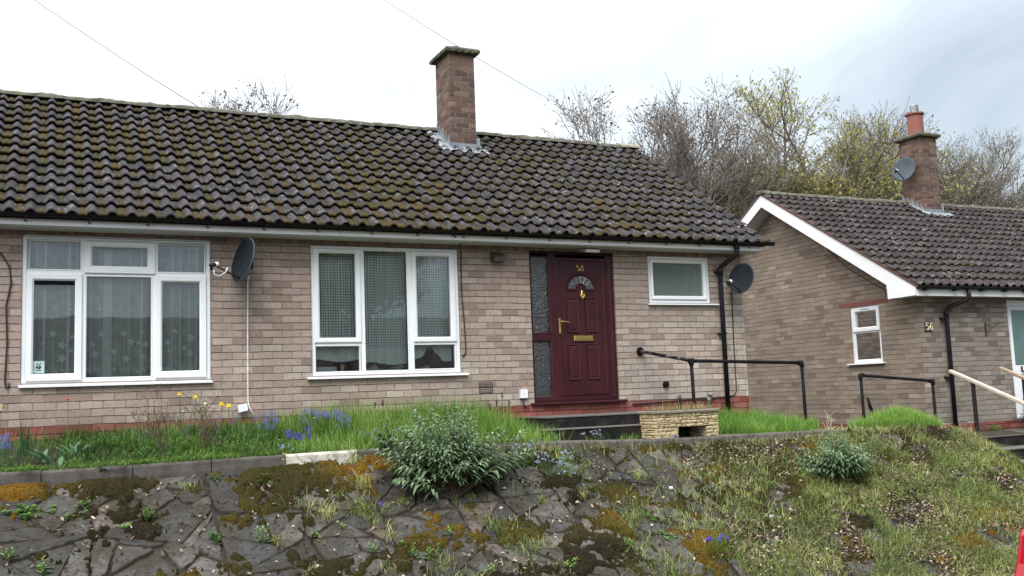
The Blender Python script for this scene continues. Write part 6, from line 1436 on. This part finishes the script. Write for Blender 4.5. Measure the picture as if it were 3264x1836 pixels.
tree('budding_tree', 'large tree with yellow-green young leaves behind the right ridge', (28.8, 20.0, -1), 14, 12.3, .90, 5, 18, M_bud, 60000, .075, M_bark, r0=.3, wide=1.55)
tree('budding_tree', 'lower yellow-green budding tree left of the large one', (24.6, 18.0, -1), 25, 9.6, .95, 5, 14, M_bud, 22000, .07, M_bark, wide=1.2)
tree('budding_tree', 'low pale green budding tree behind the chimney with the red pot', (33.0, 21.0, -1), 27, 11.4, .9, 5, 13, M_far, 16000, .065, M_bark, wide=1.4)
tree('bare_tree', 'grey bare tree right of the chimney with the red pot', (36.5, 20.0, -1), 33, 12.2, .85, 5, 13, M_far, 10000, .065, M_bark, wide=1.5)
tree('bare_tree', 'grey bare tree at the right picture edge', (42.0, 21.5, -1), 35, 12.2, .85, 5, 13, M_far, 9000, .065, M_bark, wide=1.5)

# ------------------------------------------------------------------ across the road (seen as reflections in the windows)
t = thing('brick_bungalow', 'brick bungalow across the road, mirrored dark in the window panes', 'house', (8, -32, -1.5))
b = B(); b.box(-4, 24, -36, -30, -2.5, 1.5); b.build('wall', M_brick56, t)
b = B(); b.prism([(-36.4, 1.4), (-33, 4.0), (-29.6, 1.4)], 0, -4.3, 24.3); b.build('roof', mat('dark_tile_roof', (.05, .045, .045), (.08, .07, .065), 3, .9), t)
for x in (0, 5, 11, 17): b = B(); b.box(x, x+1.8, -29.995, -29.95, -.4, 1.1); b.build('window', M_white, t)
tree('street_tree', 'leafy street tree across the road, mirrored in the left and middle windows', (10, -24, -1.5), 51, 10.5, .9, 4, 13, M_bud, 26000, .08, M_bark, group='trees across the road')
tree('street_tree', 'dark bushy tree across the road, mirrored in the little window', (22, -22, -1.8), 53, 8.5, .95, 4, 13, M_weed, 26000, .10, M_bark, group='trees across the road')

# ------------------------------------------------------------------ parked red car, only its tail shows at the lower right
t = thing('parked_car', 'red car at the lower right corner, only its tail lamp showing', 'car', (7.3, -6.9, road_z(7)))
M_red = mat('red_car_paint', (.22, .005, .012), (.20, .005, .011), 3, .22, spec=.6); M_lamp = newmat('red_lamp_lens')[0]; bb = M_lamp.node_tree.nodes['Principled BSDF']; bb.inputs['Base Color'].default_value = (.30, .006, .016, 1); bb.inputs['Roughness'].default_value = .12
zc = road_z(6.5)
DXc = .70
prof = [(5.70, .22), (5.56, .30), (5.53, .52), (5.56, .62), (5.60, .70), (5.66, .90), (5.78, 1.02), (6.02, 1.32), (6.30, 1.44), (7.6, 1.46), (8.2, 1.30), (8.75, .96), (9.4, .84), (9.52, .60), (9.50, .25), (9.0, .20)]
prof = [(a+DXc, c) for a, c in prof]
secs = [(a-.99, c, d) for a, c, d in [(-7.40, .10, .40), (-7.44, .03, .86), (-7.40, .0, .97), (-7.20, -.02, 1.0), (-6.55, -.03, 1.0), (-6.0, -.02, 1.0), (-5.80, .0, .97), (-5.76, .03, .86), (-5.80, .10, .40)]]
b = B(); vs = []; npf = len(prof)
for yy, ins, tz_ in secs:
    for px, pz in prof:
        cxm = 8.13; k = 1 - ins/2.0; zq = pz if pz < .95 else .95 + (pz-.95)*(1 if tz_ > .9 else .55 if tz_ > .5 else 0)
        yk_ = yy + (.16 if yy < -7.59 else -.16)*max(0, pz-.95)/.5
        vs.append((cxm + (px-cxm)*k, yk_, zc+zq))
fs = [(s_*npf+k, s_*npf+(k+1) % npf, (s_+1)*npf+(k+1) % npf, (s_+1)*npf+k) for s_ in range(len(secs)-1) for k in range(npf)] + [tuple(range(npf))[::-1], tuple((len(secs)-1)*npf+k for k in range(npf))]
b.add(vs, fs); b.build('body', M_red, t, smooth=True, bevel=.01)
for s_ in (-1, 1):
    yb = -8.42 if s_ < 0 else -6.76; b = B(); vs = []
    outl = [(a+DXc, c) for a, c in [(5.555, .60), (5.60, .70), (5.66, .90), (5.74, .965), (5.86, .93), (5.84, .70), (5.78, .58)]]
    for dy in (0, .20): vs += [(px-(.018), yb + (-s_)*dy - s_*(-.022 if dy == 0 else 0)*-1, zc+pz) for px, pz in outl]
    n = len(outl); b.add(vs, [tuple(range(n)), tuple(range(n, 2*n))[::-1]] + [(k, (k+1) % n, n+(k+1) % n, n+k) for k in range(n)]); b.build('tail_lamp', M_lamp, t, bevel=.012, segs=3)
for px in (6.88, 9.38):
    for yy in (-8.35, -6.83):
        b = B(); b.tube([(px, yy-.09, zc+.30), (px, yy+.09, zc+.30)], .30, 24); wh = b.build('wheel', M_black, t); b = B(); b.tube([(px, yy-.095, zc+.30), (px, yy+.095, zc+.30)], .19, 16); b.build('rim', M_chrome, wh)
b = B(); b.box(6.93, 8.63, -8.27, -6.91, zc+.98, zc+1.40); b.build('side_glass', M_black, t)
